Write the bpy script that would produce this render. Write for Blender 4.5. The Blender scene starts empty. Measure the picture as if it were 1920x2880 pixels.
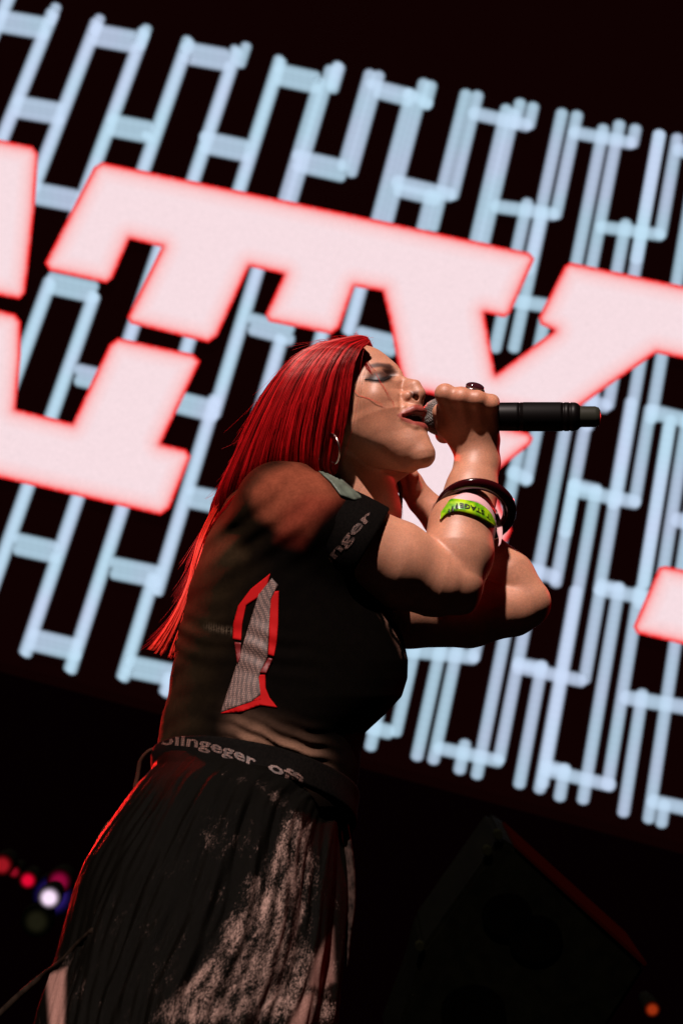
import bpy, bmesh, math, random
import numpy as np
from mathutils import Vector, Matrix
from mathutils.bvhtree import BVHTree
random.seed(7); rng = np.random.default_rng(7)
sc = bpy.context.scene; col = sc.collection

# ------------------------------------------------------------------ camera
PITCH, ROLL, FOC, D0 = math.radians(27), math.radians(14.35), 5000.0, 2.6
CAM = np.array([0.0, -2.45, 0.24])
_R0 = np.array([1.0, 0, 0]); _U0 = np.array([0, -math.sin(PITCH), math.cos(PITCH)])
FW = np.array([0, math.cos(PITCH), math.sin(PITCH)])
RT = math.cos(ROLL)*_R0 + math.sin(ROLL)*_U0
UP = math.cos(ROLL)*_U0 - math.sin(ROLL)*_R0
cd = bpy.data.cameras.new('camera'); cam = bpy.data.objects.new('camera', cd); col.objects.link(cam)
cam.matrix_world = Matrix(((RT[0], UP[0], -FW[0], CAM[0]), (RT[1], UP[1], -FW[1], CAM[1]), (RT[2], UP[2], -FW[2], CAM[2]), (0, 0, 0, 1)))
cd.sensor_fit = 'VERTICAL'; cd.sensor_height = 36.0; cd.lens = FOC/2880*36; cd.clip_start = .05; cd.clip_end = 500
cd.dof.use_dof = True; cd.dof.focus_distance = 2.68; cd.dof.aperture_fstop = 6.0
sc.camera = cam

# ------------------------------------------------------------------ world, sun, exposure
wd = bpy.data.worlds.new('World'); sc.world = wd; wd.use_nodes = True
wn = wd.node_tree.nodes; bg = wn['Background']
bg.inputs[0].default_value = (.0010, .0001, .0003, 1); bg.inputs[1].default_value = 1.0
def l2w(v):                                    # direction given as right, up, towards the viewer
    return RT*v[0] + UP*v[1] - FW*v[2]
LDIR = l2w((-.10, .91, .36)); LDIR /= np.linalg.norm(LDIR)
sd = bpy.data.lights.new('sun', 'SUN'); sun = bpy.data.objects.new('sun', sd); col.objects.link(sun)
sd.energy = 5.0; sd.angle = math.radians(1.2); sd.color = (1.0, .84, .78)
sun.rotation_euler = Vector(LDIR).to_track_quat('Z', 'Y').to_euler()
vs = sc.view_settings; vs.view_transform = 'Standard'; vs.look = 'None'; vs.gamma = 1; vs.exposure = 0; vs.use_curve_mapping = False
sc.cycles.max_bounces = 6; sc.cycles.diffuse_bounces = 1; sc.cycles.transparent_max_bounces = 12
sc.cycles.use_denoising = True

# ------------------------------------------------------------------ helpers
PXM = D0/FOC                                   # metres per unit of the sculpting frame
def W(p):
    """sculpting frame (right, down, towards viewer; 0.52 mm) to world metres"""
    p = np.asarray(p, float).reshape(-1, 3)
    d = D0 - p[:, 2]*PXM
    return CAM + d[:, None]*(FW + ((p[:, 0]-960)/FOC)[:, None]*RT - ((p[:, 1]-1440)/FOC)[:, None]*UP)

def link(name, me, mat=None, parent=None, **kw):
    o = bpy.data.objects.new(name, me); col.objects.link(o)
    if mat is not None and me is not None: me.materials.append(mat)
    if parent is not None: o.parent = parent; o.matrix_parent_inverse = parent.matrix_basis.inverted()
    for k, v in kw.items():
        if v is not None: o[k] = v
    return o
def thing(name, loc, label, cat, group=None):
    o = bpy.data.objects.new(name, None); col.objects.link(o); o.location = Vector(loc); o.empty_display_size = .05
    o['label'] = label; o['category'] = cat
    if group: o['group'] = group
    bpy.context.view_layer.update()
    return o
def npmesh(name, v, f, smooth=True):
    me = bpy.data.meshes.new(name); v = np.asarray(v, np.float32)
    f = np.asarray(f, np.int32); n, k = f.shape
    me.vertices.add(len(v)); me.vertices.foreach_set('co', v.ravel())
    me.loops.add(n*k); me.loops.foreach_set('vertex_index', f.ravel())
    me.polygons.add(n); me.polygons.foreach_set('loop_start', np.arange(n, dtype=np.int32)*k)
    me.update(calc_edges=True)
    me.polygons.foreach_set('use_smooth', np.full(n, smooth))
    me.validate(); return me
def setcol(me, name, c):
    a = me.color_attributes.new(name, 'FLOAT_COLOR', 'POINT')
    c = np.asarray(c, np.float32)
    if c.shape[1] == 3: c = np.concatenate([c, np.ones((len(c), 1), np.float32)], 1)
    a.data.foreach_set('color', c.ravel())
def sstep(a, b, x):
    t = np.clip((x-a)/(b-a), 0, 1); return t*t*(3-2*t)
def srgb(r, g, b):
    return tuple(((c/255+.055)/1.055)**2.4 if c > 10 else c/255/12.92 for c in (r, g, b))

def mat(name, base=(.5,.5,.5), rough=.5, spec=.5, attr=None, sss=0, noise=None, bump=None, metal=0, coat=0, sheen=0, emis=None):
    m = bpy.data.materials.new(name); m.use_nodes = True; nt = m.node_tree; N, Lk = nt.nodes, nt.links
    b = N['Principled BSDF']; b.inputs['Base Color'].default_value = (*base, 1); b.inputs['Roughness'].default_value = rough
    b.inputs['Specular IOR Level'].default_value = spec; b.inputs['Metallic'].default_value = metal
    b.inputs['Coat Weight'].default_value = coat; b.inputs['Sheen Weight'].default_value = sheen
    src = None
    if attr:
        a = N.new('ShaderNodeAttribute'); a.attribute_name = attr; src = a.outputs['Color']
    if noise:
        scale, lo, hi = noise[:3]
        tc = N.new('ShaderNodeTexCoord'); mp = N.new('ShaderNodeMapping'); Lk.new(tc.outputs['Object'], mp.inputs[0])
        mp.inputs['Scale'].default_value = noise[3] if len(noise) > 3 else (1, 1, 1)
        n = N.new('ShaderNodeTexNoise'); n.inputs['Scale'].default_value = scale; n.inputs['Detail'].default_value = 6
        Lk.new(mp.outputs[0], n.inputs['Vector'])
        r = N.new('ShaderNodeMapRange'); r.inputs[1].default_value = .3; r.inputs[2].default_value = .7
        r.inputs[3].default_value = lo; r.inputs[4].default_value = hi; Lk.new(n.outputs[0], r.inputs[0])
        mx = N.new('ShaderNodeVectorMath'); mx.operation = 'SCALE'
        if src is not None: Lk.new(src, mx.inputs[0])
        else: mx.inputs[0].default_value = base
        Lk.new(r.outputs[0], mx.inputs['Scale']); src = mx.outputs[0]
    if src is not None: Lk.new(src, b.inputs['Base Color'])
    if sss:
        b.inputs['Subsurface Weight'].default_value = sss; b.inputs['Subsurface Radius'].default_value = (1.0, .25, .12)
        b.inputs['Subsurface Scale'].default_value = .006
    if bump:
        tc = N.new('ShaderNodeTexCoord'); n = N.new('ShaderNodeTexNoise'); n.inputs['Scale'].default_value = bump[0]; n.inputs['Detail'].default_value = 4
        Lk.new(tc.outputs['Object'], n.inputs['Vector'])
        bp = N.new('ShaderNodeBump'); bp.inputs['Strength'].default_value = bump[1]; bp.inputs['Distance'].default_value = bump[2]
        Lk.new(n.outputs[0], bp.inputs['Height']); Lk.new(bp.outputs[0], b.inputs['Normal'])
    if emis:
        b.inputs['Emission Color'].default_value = (*emis[0], 1); b.inputs['Emission Strength'].default_value = emis[1]
    return m

# ---- distance-field sculpting
def smin(a, b, k):
    h = np.clip(.5+.5*(b-a)/k, 0, 1); return b*(1-h)+a*h - k*h*(1-h)
def smax(a, b, k): return -smin(-a, -b, k)
def ell(p, c, r, rot=None):
    q = p-np.asarray(c, np.float32)
    if rot is not None: q = q @ np.asarray(rot, np.float32).T
    r = np.asarray(r, np.float32)
    k0 = np.linalg.norm(q/r, axis=1); k1 = np.linalg.norm(q/(r*r), axis=1)+1e-9
    return k0*(k0-1)/k1
def cone(p, a, b, ra, rb):
    a = np.asarray(a, np.float32); b = np.asarray(b, np.float32); ba = b-a
    t = np.clip(((p-a)@ba)/(ba@ba), 0, 1)
    return np.linalg.norm(p-a-t[:, None]*ba, axis=1)-(ra+(rb-ra)*t)
def chain(p, pts, k=8):
    d = None
    for (a, b) in zip(pts[:-1], pts[1:]):
        e = cone(p, a[:3], b[:3], a[3], b[3]); d = e if d is None else smin(d, e, k)
    return d
CORN = np.array([(i, j, k) for i in (0, 1) for j in (0, 1) for k in (0, 1)])
EDG = [(a, b) for a in range(8) for b in range(a+1, 8) if np.abs(CORN[a]-CORN[b]).sum() == 1]
def sculpt(fn, lo, hi, h, slack=1.0):
    lo = np.array(lo, np.float32); hi = np.array(hi, np.float32)
    F = 5; n = (np.ceil((hi-lo)/(h*F)).astype(int)+1)
    ax = [lo[i]+h*F*(np.arange(n[i])+.5)-.5*h for i in range(3)]
    G = np.stack(np.meshgrid(*ax, indexing='ij'), -1).reshape(-1, 3).astype(np.float32)
    C = fn(G).reshape(n)
    V = np.repeat(np.repeat(np.repeat(C, F, 0), F, 1), F, 2).astype(np.float32)
    M = np.abs(C) < h*F*1.05*slack
    blk = np.argwhere(M)
    off = np.stack(np.meshgrid(*[np.arange(F)]*3, indexing='ij'), -1).reshape(-1, 3)
    idx = (blk[:, None, :]*F+off[None]).reshape(-1, 3)
    for s in range(0, len(idx), 400000):
        ii = idx[s:s+400000]; V[ii[:, 0], ii[:, 1], ii[:, 2]] = fn((lo+ii*h).astype(np.float32))
    S = V < 0
    nx, ny, nz = V.shape
    cnt = np.zeros((nx-1, ny-1, nz-1), np.int8)
    for c in CORN: cnt += S[c[0]:nx-1+c[0], c[1]:ny-1+c[1], c[2]:nz-1+c[2]]
    act = np.argwhere((cnt > 0) & (cnt < 8))
    vals = np.stack([V[act[:, 0]+c[0], act[:, 1]+c[1], act[:, 2]+c[2]] for c in CORN], 1)
    acc = np.zeros((len(act), 3)); num = np.zeros(len(act))
    for a, b in EDG:
        va, vb = vals[:, a], vals[:, b]; m = (va < 0) != (vb < 0)
        t = np.where(m, va/np.where(m, va-vb, 1), 0)
        acc += m[:, None]*(CORN[a]+t[:, None]*(CORN[b]-CORN[a])); num += m
    P = lo+h*(act+acc/num[:, None])
    ID = np.full(cnt.shape, -1, np.int32); ID[act[:, 0], act[:, 1], act[:, 2]] = np.arange(len(act))
    Q = []
    for ax_ in range(3):
        sl = [slice(None)]*3; sl[ax_] = slice(0, -1); sh = [slice(None)]*3; sh[ax_] = slice(1, None)
        A = S[tuple(sl)]; B = S[tuple(sh)]; e = np.argwhere(A != B)
        u, v = [(1, 2), (2, 0), (0, 1)][ax_]
        lim = np.array(cnt.shape)
        ok = (e[:, u] > 0) & (e[:, v] > 0) & (e[:, u] < lim[u]) & (e[:, v] < lim[v]) & (e[:, ax_] < lim[ax_])
        e = e[ok]; ins = S[e[:, 0], e[:, 1], e[:, 2]]
        def g(du, dv):
            q = e.copy(); q[:, u] -= du; q[:, v] -= dv; return ID[q[:, 0], q[:, 1], q[:, 2]]
        q = np.stack([g(1, 1), g(0, 1), g(0, 0), g(1, 0)], 1)
        q[~ins] = q[~ins][:, ::-1]; Q.append(q)
    Q = np.concatenate(Q); Q = Q[(Q >= 0).all(1)]
    return P.astype(np.float32), Q[:, ::-1]      # frame is left-handed (y down): flip for outward normals
def bvh_of(P, Q): return BVHTree.FromPolygons([tuple(map(float, p)) for p in P], [tuple(map(int, q)) for q in Q])
def hitz(b, x, y, dflt=None):
    h = b.ray_cast(Vector((x, y, 2000)), Vector((0, 0, -1)))
    return h[0][2] if h[0] is not None else dflt

def drape(poly, b, lift=2.5, step=7, dflt=0):
    """cloth patch cut to an outline and laid on a sculpted surface"""
    bm = bmesh.new(); vs_ = [bm.verts.new((x, y, 0)) for x, y in poly]; f = bm.faces.new(vs_)
    bmesh.ops.triangulate(bm, faces=[f])
    for _ in range(7):
        e = [e for e in bm.edges if e.calc_length() > step]
        if not e: break
        bmesh.ops.subdivide_edges(bm, edges=e, cuts=1); bmesh.ops.triangulate(bm, faces=[f for f in bm.faces if len(f.verts) > 3])
    bm.verts.index_update()
    P = np.array([v.co[:] for v in bm.verts]); last = dflt
    for i, p in enumerate(P):
        z = hitz(b, p[0], p[1], None)
        P[i, 2] = (np.nan if z is None else z)+lift
    m = np.isnan(P[:, 2])
    if m.any():
        g = P[~m]
        for i in np.where(m)[0]: P[i, 2] = g[np.argmin(((g[:, :2]-P[i, :2])**2).sum(1)), 2]
    T = np.array([[v.index for v in f.verts] for f in bm.faces]); bm.free()
    a = P[T[:, 1]]-P[T[:, 0]]; c = P[T[:, 2]]-P[T[:, 0]]
    nz = a[:, 0]*c[:, 1]-a[:, 1]*c[:, 0]
    T[nz > 0] = T[nz > 0][:, ::-1]
    return P, T

def tube(path, rad, sides=8, cap=True):
    """path Nx3 (any frame), rad scalar or N -> verts, quads"""
    path = np.asarray(path, float); n = len(path); rad = np.broadcast_to(rad, (n,))
    T = np.gradient(path, axis=0); T /= np.linalg.norm(T, axis=1)[:, None]+1e-12
    up = np.array([.13, .31, .94]); A = np.cross(T, up); A /= np.linalg.norm(A, axis=1)[:, None]+1e-9; B = np.cross(T, A)
    th = np.linspace(0, 2*np.pi, sides, endpoint=False)
    V = path[:, None]+rad[:, None, None]*(np.cos(th)[None, :, None]*A[:, None]+np.sin(th)[None, :, None]*B[:, None])
    V = V.reshape(-1, 3); q = []
    for i in range(n-1):
        for j in range(sides):
            k = (j+1) % sides; q.append((i*sides+j, i*sides+k, (i+1)*sides+k, (i+1)*sides+j))
    if cap:
        c0 = len(V); V = np.vstack([V, path[0], path[-1]])
        for j in range(sides):
            k = (j+1) % sides; q.append((c0, k, j, j)); q.append((c0+1, (n-1)*sides+j, (n-1)*sides+k, (n-1)*sides+k))
    return V, q
def mesh_quads(name, V, q, smooth=True):
    me = bpy.data.meshes.new(name)
    me.from_pydata([tuple(v) for v in V], [], [tuple(dict.fromkeys(f)) for f in q]); me.update()
    for p in me.polygons: p.use_smooth = smooth
    return me
def merge(parts):
    V, Q, o = [], [], 0
    for v, q in parts: V.append(np.asarray(v)); Q += [tuple(int(i)+o for i in f) for f in q]; o += len(v)
    return np.vstack(V), Q
def spl(pts, n):
    """Catmull-Rom through the points"""
    p = np.asarray(pts, float); p = np.vstack([2*p[0]-p[1], p, 2*p[-1]-p[-2]])
    t = np.linspace(0, len(pts)-1-1e-6, n); i = t.astype(int); f = (t-i)[:, None]
    a, b, c, d = p[i], p[i+1], p[i+2], p[i+3]
    return .5*((2*b)+(-a+c)*f+(2*a-5*b+4*c-d)*f**2+(-a+3*b-3*c+d)*f**3)

#SCREEN_BEGIN
# ------------------------------------------------------------------ the place: stage floor, the big screen
def box_bm(bm, c, s, rot=None):
    r = bmesh.ops.create_cube(bm, size=1.0)['verts']
    bmesh.ops.scale(bm, vec=s, verts=r)
    if rot is not None: bmesh.ops.rotate(bm, cent=(0, 0, 0), matrix=rot, verts=r)
    bmesh.ops.translate(bm, vec=c, verts=r); return r
bm = bmesh.new(); box_bm(bm, (0, 8.0, -.05), (30, 20, .1)); me = bpy.data.meshes.new('stage_floor'); bm.to_mesh(me); bm.free()
link('stage_floor', me, mat('stage_black', (.0016, .0012, .0012), .8, .05, noise=(6, .6, 1.4)), kind='structure')

YAW = math.radians(-9); SN = np.array([math.sin(-YAW)*-1, -math.cos(YAW), 0.0])     # screen faces the audience
SN /= np.linalg.norm(SN)
SP = CAM+FW*7.2
def onscreen(pts, lift=0.0):
    """where lines of sight meet the plane of the screen (lift = metres in front of it)"""
    pts = np.asarray(pts, float).reshape(-1, 2)
    r = FW+((pts[:, 0]-960)/FOC)[:, None]*RT-((pts[:, 1]-1440)/FOC)[:, None]*UP
    t = ((SP+SN*lift-CAM)@SN)/(r@SN); return CAM+r*t[:, None]
c0 = onscreen([(960, 1440)])[0]
HX = np.cross(np.array([0, 0, 1.0]), SN)*-1; HX /= np.linalg.norm(HX)
screen = thing('led_screen', c0+SN*0, 'huge LED screen behind the singer showing white letters with red edges over pale blue bars', 'screen')
crn = [p for p in onscreen([(-260, 1790), (2180, 2440), (2180, -620), (-260, -420)])]
V = np.array([p-SN*.006 for p in crn]+[p-SN*.12 for p in crn])
me = mesh_quads('screen_panel', V, [(0, 1, 2, 3), (7, 6, 5, 4), (0, 4, 5, 1), (1, 5, 6, 2), (2, 6, 7, 3), (3, 7, 4, 0)], False)
link('screen_panel', me, mat('dark_panel', (.0006, .0001, .0001), 1.0, 0, emis=((.0040, .0005, .0005), 1.0)), screen)

m = bpy.data.materials.new('pale_blue_light'); m.use_nodes = True; nt = m.node_tree; N, Lk = nt.nodes, nt.links; N.clear()
o_ = N.new('ShaderNodeOutputMaterial'); mx = N.new('ShaderNodeMixShader'); tr = N.new('ShaderNodeBsdfTransparent'); em = N.new('ShaderNodeEmission')
at = N.new('ShaderNodeAttribute'); at.attribute_name = 'along'; sep = N.new('ShaderNodeSeparateColor'); Lk.new(at.outputs['Color'], sep.inputs[0])
w1 = N.new('ShaderNodeMath'); w1.operation = 'SINE'; mu = N.new('ShaderNodeMath'); mu.operation = 'MULTIPLY'; mu.inputs[1].default_value = 700.
Lk.new(sep.outputs[0], mu.inputs[0]); Lk.new(mu.outputs[0], w1.inputs[0])
mr = N.new('ShaderNodeMapRange'); mr.inputs[1].default_value = -1; mr.inputs[2].default_value = 1; mr.inputs[3].default_value = .985; mr.inputs[4].default_value = 1.01
Lk.new(w1.outputs[0], mr.inputs[0])
tcn = N.new('ShaderNodeTexCoord'); nz = N.new('ShaderNodeTexNoise'); nz.inputs['Scale'].default_value = 2.2; Lk.new(tcn.outputs['Object'], nz.inputs['Vector'])
cr = N.new('ShaderNodeMix'); cr.data_type = 'RGBA'; cr.inputs[6].default_value = (.55, .78, .95, 1); cr.inputs[7].default_value = (.62, .74, .97, 1)
n2 = N.new('ShaderNodeMapRange'); n2.inputs[1].default_value = .4; n2.inputs[2].default_value = .62; Lk.new(nz.outputs[0], n2.inputs[0]); Lk.new(n2.outputs[0], cr.inputs[0])
Lk.new(cr.outputs[2], em.inputs[0]); em.inputs[1].default_value = 1.0; Lk.new(mr.outputs[0], em.inputs[1])
al = N.new('ShaderNodeMath'); al.operation = 'MULTIPLY'; al.inputs[1].default_value = .74; Lk.new(sep.outputs[1], al.inputs[0])
Lk.new(al.outputs[0], mx.inputs[0]); Lk.new(tr.outputs[0], mx.inputs[1]); Lk.new(em.outputs[0], mx.inputs[2]); Lk.new(mx.outputs[0], o_.inputs[0])
M_BAR = m
VP = np.array([3370., -7980.])
nbar = 0
def bar(x0, y0, x1, y1, w=34, round_=True):
    """one glowing strip of the screen graphic, with softened rim"""
    global nbar; nbar += 1
    a = np.array([x0, y0], float); b = np.array([x1, y1], float); t = b-a; L = np.linalg.norm(t); t /= L; n = np.array([-t[1], t[0]])
    hw = w/2; R_ = ((-hw, 1.0), (-10, .93), (-5, .80), (-1, .52), (4, 0.)); out = []
    for ex, al_ in R_:
        r = hw+ex; pts = []
        for c, sg in ((b, 1), (a, -1)):
            for k in range(7):
                th = math.pi*k/6; pts.append(c-sg*math.cos(th)*r*n+sg*math.sin(th)*(r*.8+.001)*t)
        out.append(pts)
    out = out[1:]; al_ = [r[1] for r in R_[1:]]
    n_ = 14; mid = [b, a]; P2 = np.array(mid+sum(out, []))
    V = onscreen(P2, .002+.0007*(nbar % 40)); o0 = 2; q = []
    for i in range(n_):
        i2 = (i+1) % n_; m0 = 0 if i < 7 else 1; m1 = 0 if i2 < 7 else 1
        q.append((m0, o0+i, o0+i2) if m0 == m1 else (m0, o0+i, o0+i2, m1))
        for r in range(len(out)-1):
            A = o0+r*n_; B = A+n_; q.append((A+i, B+i, B+i2, A+i2))
    me = mesh_quads('light_bar', V, q, False)
    c = np.zeros((len(P2), 4)); c[:, 0] = ((P2-a)@t)/2500; c[:2, 1] = 1; c[2:, 1] = np.repeat(al_, n_); c[:, 3] = 1
    setcol(me, 'along', c); link('light_bar', me, M_BAR, screen)
def colm(xr, yr, y0, y1, dx=0, w=34):
    f = lambda y: xr+dx+(VP[0]-xr)*(yr-y)/(yr-VP[1])
    bar(f(y0), y0, f(y1), y1, w)
# left: each column is two strips nearly on top of each other
for xr, yr, y0, y1 in [(21, 3, -60, 130), (150, 34, 34, 392), (275, 60, 62, 610), (407, 84, 88, 620), (533, 108, 112, 520), (667, 136, 138, 560), (790, 164, 166, 600),
                       (147, 778, 790, 1200), (269, 820, 828, 1215), (437, 735, 690, 1020), (560, 870, 900, 1010), (725, 757, 740, 1160), (835, 800, 950, 1200), (1012, 814, 800, 930),
                       (20, 1000, 950, 1120), (75, 1380, 1330, 1720), (219, 1400, 1340, 1833), (344, 1430, 1390, 1880), (541, 1334, 1120, 1660), (432, 1625, 1620, 1902), (480, 1900, 1900, 1945), (925, 870, 900, 1000)]:
    colm(xr, yr, y0, y1, -5, 29); colm(xr, yr, y0+8, y1+6, 5, 29)
def rung2(x0, y0, x1, y1, g=30):
    bar(x0, y0-g/2, x1, y1-g/2, 34); bar(x0, y0+g/2, x1, y1+g/2, 34)
for r in [(8, 60, 125, 80), (268, 98, 378, 118), (520, 148, 632, 168), (785, 210, 888, 232), (52, 300, 168, 320), (315, 352, 420, 372), (574, 400, 690, 424), (835, 452, 960, 480),
          (108, 545, 212, 565), (146, 796, 265, 822), (222, 1055, 290, 1070), (495, 1130, 600, 1156), (710, 912, 815, 940), (540, 1398, 640, 1418), (50, 1530, 158, 1554),
          (322, 1598, 440, 1622), (96, 1800, 216, 1828), (365, 1874, 482, 1898), (1012, 950, 1100, 972)]: rung2(*r)
# stray top stubs beside columns
for xr, yr, y0, y1 in [(138, 40, 20, 60), (393, 100, 80, 130), (265, 62, 52, 90), (678, 136, 130, 180), (935, 190, 184, 240), (400, 380, 380, 380.5)]: colm(xr, yr, y0, y1, 12, 30)
# middle and right
for xr, yr, y0, y1 in [(925, 210, 196, 600), (948, 206, 190, 250), (905, 210, 230, 590),
                       (1040, 208, 208, 470), (1065, 210, 212, 486),
                       (1144, 304, 262, 620), (1173, 304, 234, 620), (1212, 236, 240, 296), (1310, 264, 264, 640), (1342, 267, 268, 550), (1207, 565, 545, 650), (1448, 300, 318, 800), (1420, 320, 306, 700),
                       (1462, 290, 290, 350), (1499, 296, 300, 352), (1579, 320, 318, 760), (1621, 325, 324, 605), (1461, 665, 570, 980), (1512, 665, 600, 980),
                       (1686, 409, 362, 900), (1729, 409, 350, 900), (1787, 354, 362, 404), (1738, 738, 628, 900), (1788, 738, 378, 900), (1850, 390, 378, 730), (1903, 390, 388, 660), (1905, 776, 380, 920),
                       (1714, 1113, 980, 1140), (1667, 1113, 1040, 1200), (1798, 1025, 960, 1406), (1860, 998, 980, 1180), (1882, 1197, 1180, 1640), (1915, 1280, 1180, 1700),
                       (1507, 1215, 1205, 1350), (1454, 1290, 1270, 1620), (1580, 1254, 1190, 1640), (1634, 1254, 1190, 1640), (1752, 1254, 1130, 1420), (1810, 1254, 1150, 1412),
                       (1523, 937, 900, 1000), (1610, 880, 850, 1000),
                       (1611, 1380, 1360, 1500), (1672, 1395, 1378, 2205), (1729, 1403, 1400, 1660), (1795, 1671, 1660, 2210), (1735, 1679, 1650, 2250), (1840, 1440, 1200, 1700), (1687, 1656, 1660, 1912),
                       (1414, 1811, 1760, 2180), (1467, 1804, 1760, 2135), (1233, 1847, 1790, 2128), (1279, 1852, 1790, 2138), (1163, 1836, 1780, 2060), (1340, 1810, 1780, 1850),
                       (1053, 2050, 2010, 2100), (1303, 2110, 2092, 2166), (1592, 1804, 1660, 2220), (1519, 1890, 1870, 2206), (1582, 2190, 2160, 2242), (1802, 1968, 1950, 2286), (1898, 1804, 1700, 2304), (1867, 2259, 2262, 2316), (1560, 1300, 1650, 1655),
                       (1930, 1500, 1300, 1600)]:
    colm(xr, yr, y0, y1, 0, 34)
for r in [(1040, 235, 1144, 262, 30), (1144, 262, 1205, 292, 30), (1060, 262, 1150, 286, 30), (1115, 512, 1265, 548, 40), (1120, 535, 1225, 560, 38), (1330, 318, 1480, 352, 38), (1392, 580, 1555, 602, 38), (1612, 372, 1772, 402, 36), (1688, 638, 1855, 660, 36),
          (1905, 420, 1960, 435, 38), (1440, 845, 1550, 862, 40), (1620, 1118, 1702, 1142, 40), (1838, 1160, 1960, 1190, 44), (1440, 1328, 1481, 1348, 40), (1470, 1596, 1557, 1622, 40),
          (1611, 1378, 1785, 1412, 40), (1611, 1362, 1678, 1378, 34), (1687, 1658, 1830, 1684, 40), (1687, 1642, 1740, 1654, 30), (1902, 1462, 1960, 1475, 44), (1145, 1828, 1330, 1848, 42), (1040, 2045, 1093, 2058, 42),
          (1233, 2104, 1402, 2140, 38), (1454, 1876, 1635, 1914, 38), (1454, 1864, 1525, 1878, 34), (1534, 2166, 1716, 2208, 38), (1534, 2152, 1590, 2168, 34), (1758, 1962, 1960, 1994, 42), (1833, 2254, 1960, 2280, 40)]:
    bar(*r)

m = bpy.data.materials.new('letter_light'); m.use_nodes = True; nt = m.node_tree; N, Lk = nt.nodes, nt.links; N.clear()
o_ = N.new('ShaderNodeOutputMaterial'); em = N.new('ShaderNodeEmission'); at = N.new('ShaderNodeAttribute'); at.attribute_name = 'tint'
tcn = N.new('ShaderNodeTexCoord'); nz = N.new('ShaderNodeTexNoise'); nz.inputs['Scale'].default_value = 190; nz.inputs['Detail'].default_value = 1; Lk.new(tcn.outputs['Object'], nz.inputs['Vector'])
mr = N.new('ShaderNodeMapRange'); mr.inputs[1].default_value = .3; mr.inputs[2].default_value = .7; mr.inputs[3].default_value = .9; mr.inputs[4].default_value = 1.06; Lk.new(nz.outputs[0], mr.inputs[0])
Lk.new(at.outputs['Color'], em.inputs[0]); Lk.new(mr.outputs[0], em.inputs[1]); Lk.new(em.outputs[0], o_.inputs[0])
M_LET = m
RING = [(0, (.85, .004, .006)), (5, (1.0, .05, .05)), (9, (1.0, .27, .27)), (17, (.99, .50, .51)), (31, (.97, .65, .67)), (58, (.95, .745, .785))]
def inset(poly, d):
    p = np.asarray(poly, float); a = np.roll(p, 1, 0); b = np.roll(p, -1, 0)
    area = .5*np.sum(p[:, 0]*b[:, 1]-b[:, 0]*p[:, 1]); s = 1 if area > 0 else -1
    e1 = p-a; e2 = b-p; e1 /= np.linalg.norm(e1, axis=1)[:, None]; e2 /= np.linalg.norm(e2, axis=1)[:, None]
    n1 = np.stack([-e1[:, 1], e1[:, 0]], 1)*s; n2 = np.stack([-e2[:, 1], e2[:, 0]], 1)*s
    m_ = n1+n2; m_ /= (1+np.sum(n1*n2, 1))[:, None]
    return p+m_*d
def resample(p, step):
    p = np.asarray(p, float); out = []
    for a, b in zip(p, np.roll(p, -1, 0)):
        n = max(1, int(np.linalg.norm(b-a)/step)); out += [a+(b-a)*k/n for k in range(n)]
    return np.array(out)
def poly_dist(P, poly):
    """signed distance in the plane to an outline (inside negative)"""
    p = P[:, :2]; poly = np.asarray(poly, float); d = np.full(len(p), 1e9); ins = np.zeros(len(p), bool)
    for a, b in zip(poly, np.roll(poly, -1, 0)):
        ab = b-a; t = np.clip(((p-a)@ab)/(ab@ab), 0, 1); d = np.minimum(d, np.linalg.norm(p-a-t[:, None]*ab, axis=1))
        c = ((a[1] > p[:, 1]) != (b[1] > p[:, 1])) & (p[:, 0] < (b[0]-a[0])*(p[:, 1]-a[1])/(b[1]-a[1]+1e-9)+a[0]); ins ^= c
    return np.where(ins, -d, d)
def letter(poly, label=None, lift=.034):
    from mathutils.geometry import delaunay_2d_cdt
    p = resample(poly, 14); n = len(p); pts = [p]
    for d, c in RING[1:]:
        q = inset(p, d); q = q[np.abs(poly_dist(q, poly)+d) < 1.0]; pts.append(q)
    lo, hi = p.min(0), p.max(0); g = np.stack(np.meshgrid(np.arange(lo[0], hi[0], 22), np.arange(lo[1], hi[1], 22)), -1).reshape(-1, 2)
    g = g[poly_dist(g, poly) < -60]; pts.append(g)
    g = np.stack(np.meshgrid(np.arange(lo[0], hi[0], 8.3), np.arange(lo[1], hi[1], 8.3)), -1).reshape(-1, 2); dd = poly_dist(g, poly); pts.append(g[(dd < -7) & (dd > -62)]); P2 = np.vstack(pts)
    r = delaunay_2d_cdt([Vector(v) for v in P2], [(i, (i+1) % n) for i in range(n)], [list(range(n))], 1, 1e-4)
    P3 = np.array([v[:] for v in r[0]]); D = -poly_dist(P3, poly); D[D < .5] = 0
    C = np.stack([np.interp(D, [d for d, c in RING], [c[k] for d, c in RING]) for k in range(3)], 1)
    V = onscreen(P3, lift); me = bpy.data.meshes.new('letter'); me.from_pydata([tuple(v) for v in V], [], [tuple(f) for f in r[2]]); me.update()
    setcol(me, 'tint', C); link('letter', me, M_LET, screen, label=label)
letter([(-160, 355), (0, 393), (92, 411), (108, 432), (106, 470), (98, 590), (80, 760), (72, 824), (56, 842), (0, 832), (-160, 800)])
letter([(-160, 840), (0, 872), (44, 883), (60, 904), (59, 1000), (46, 1150), (204, 1190), (308, 968), (332, 950), (545, 996), (564, 1016), (454, 1247), (524, 1264), (537, 1284), (478, 1430), (452, 1449), (0, 1344), (-160, 1308)])
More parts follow.
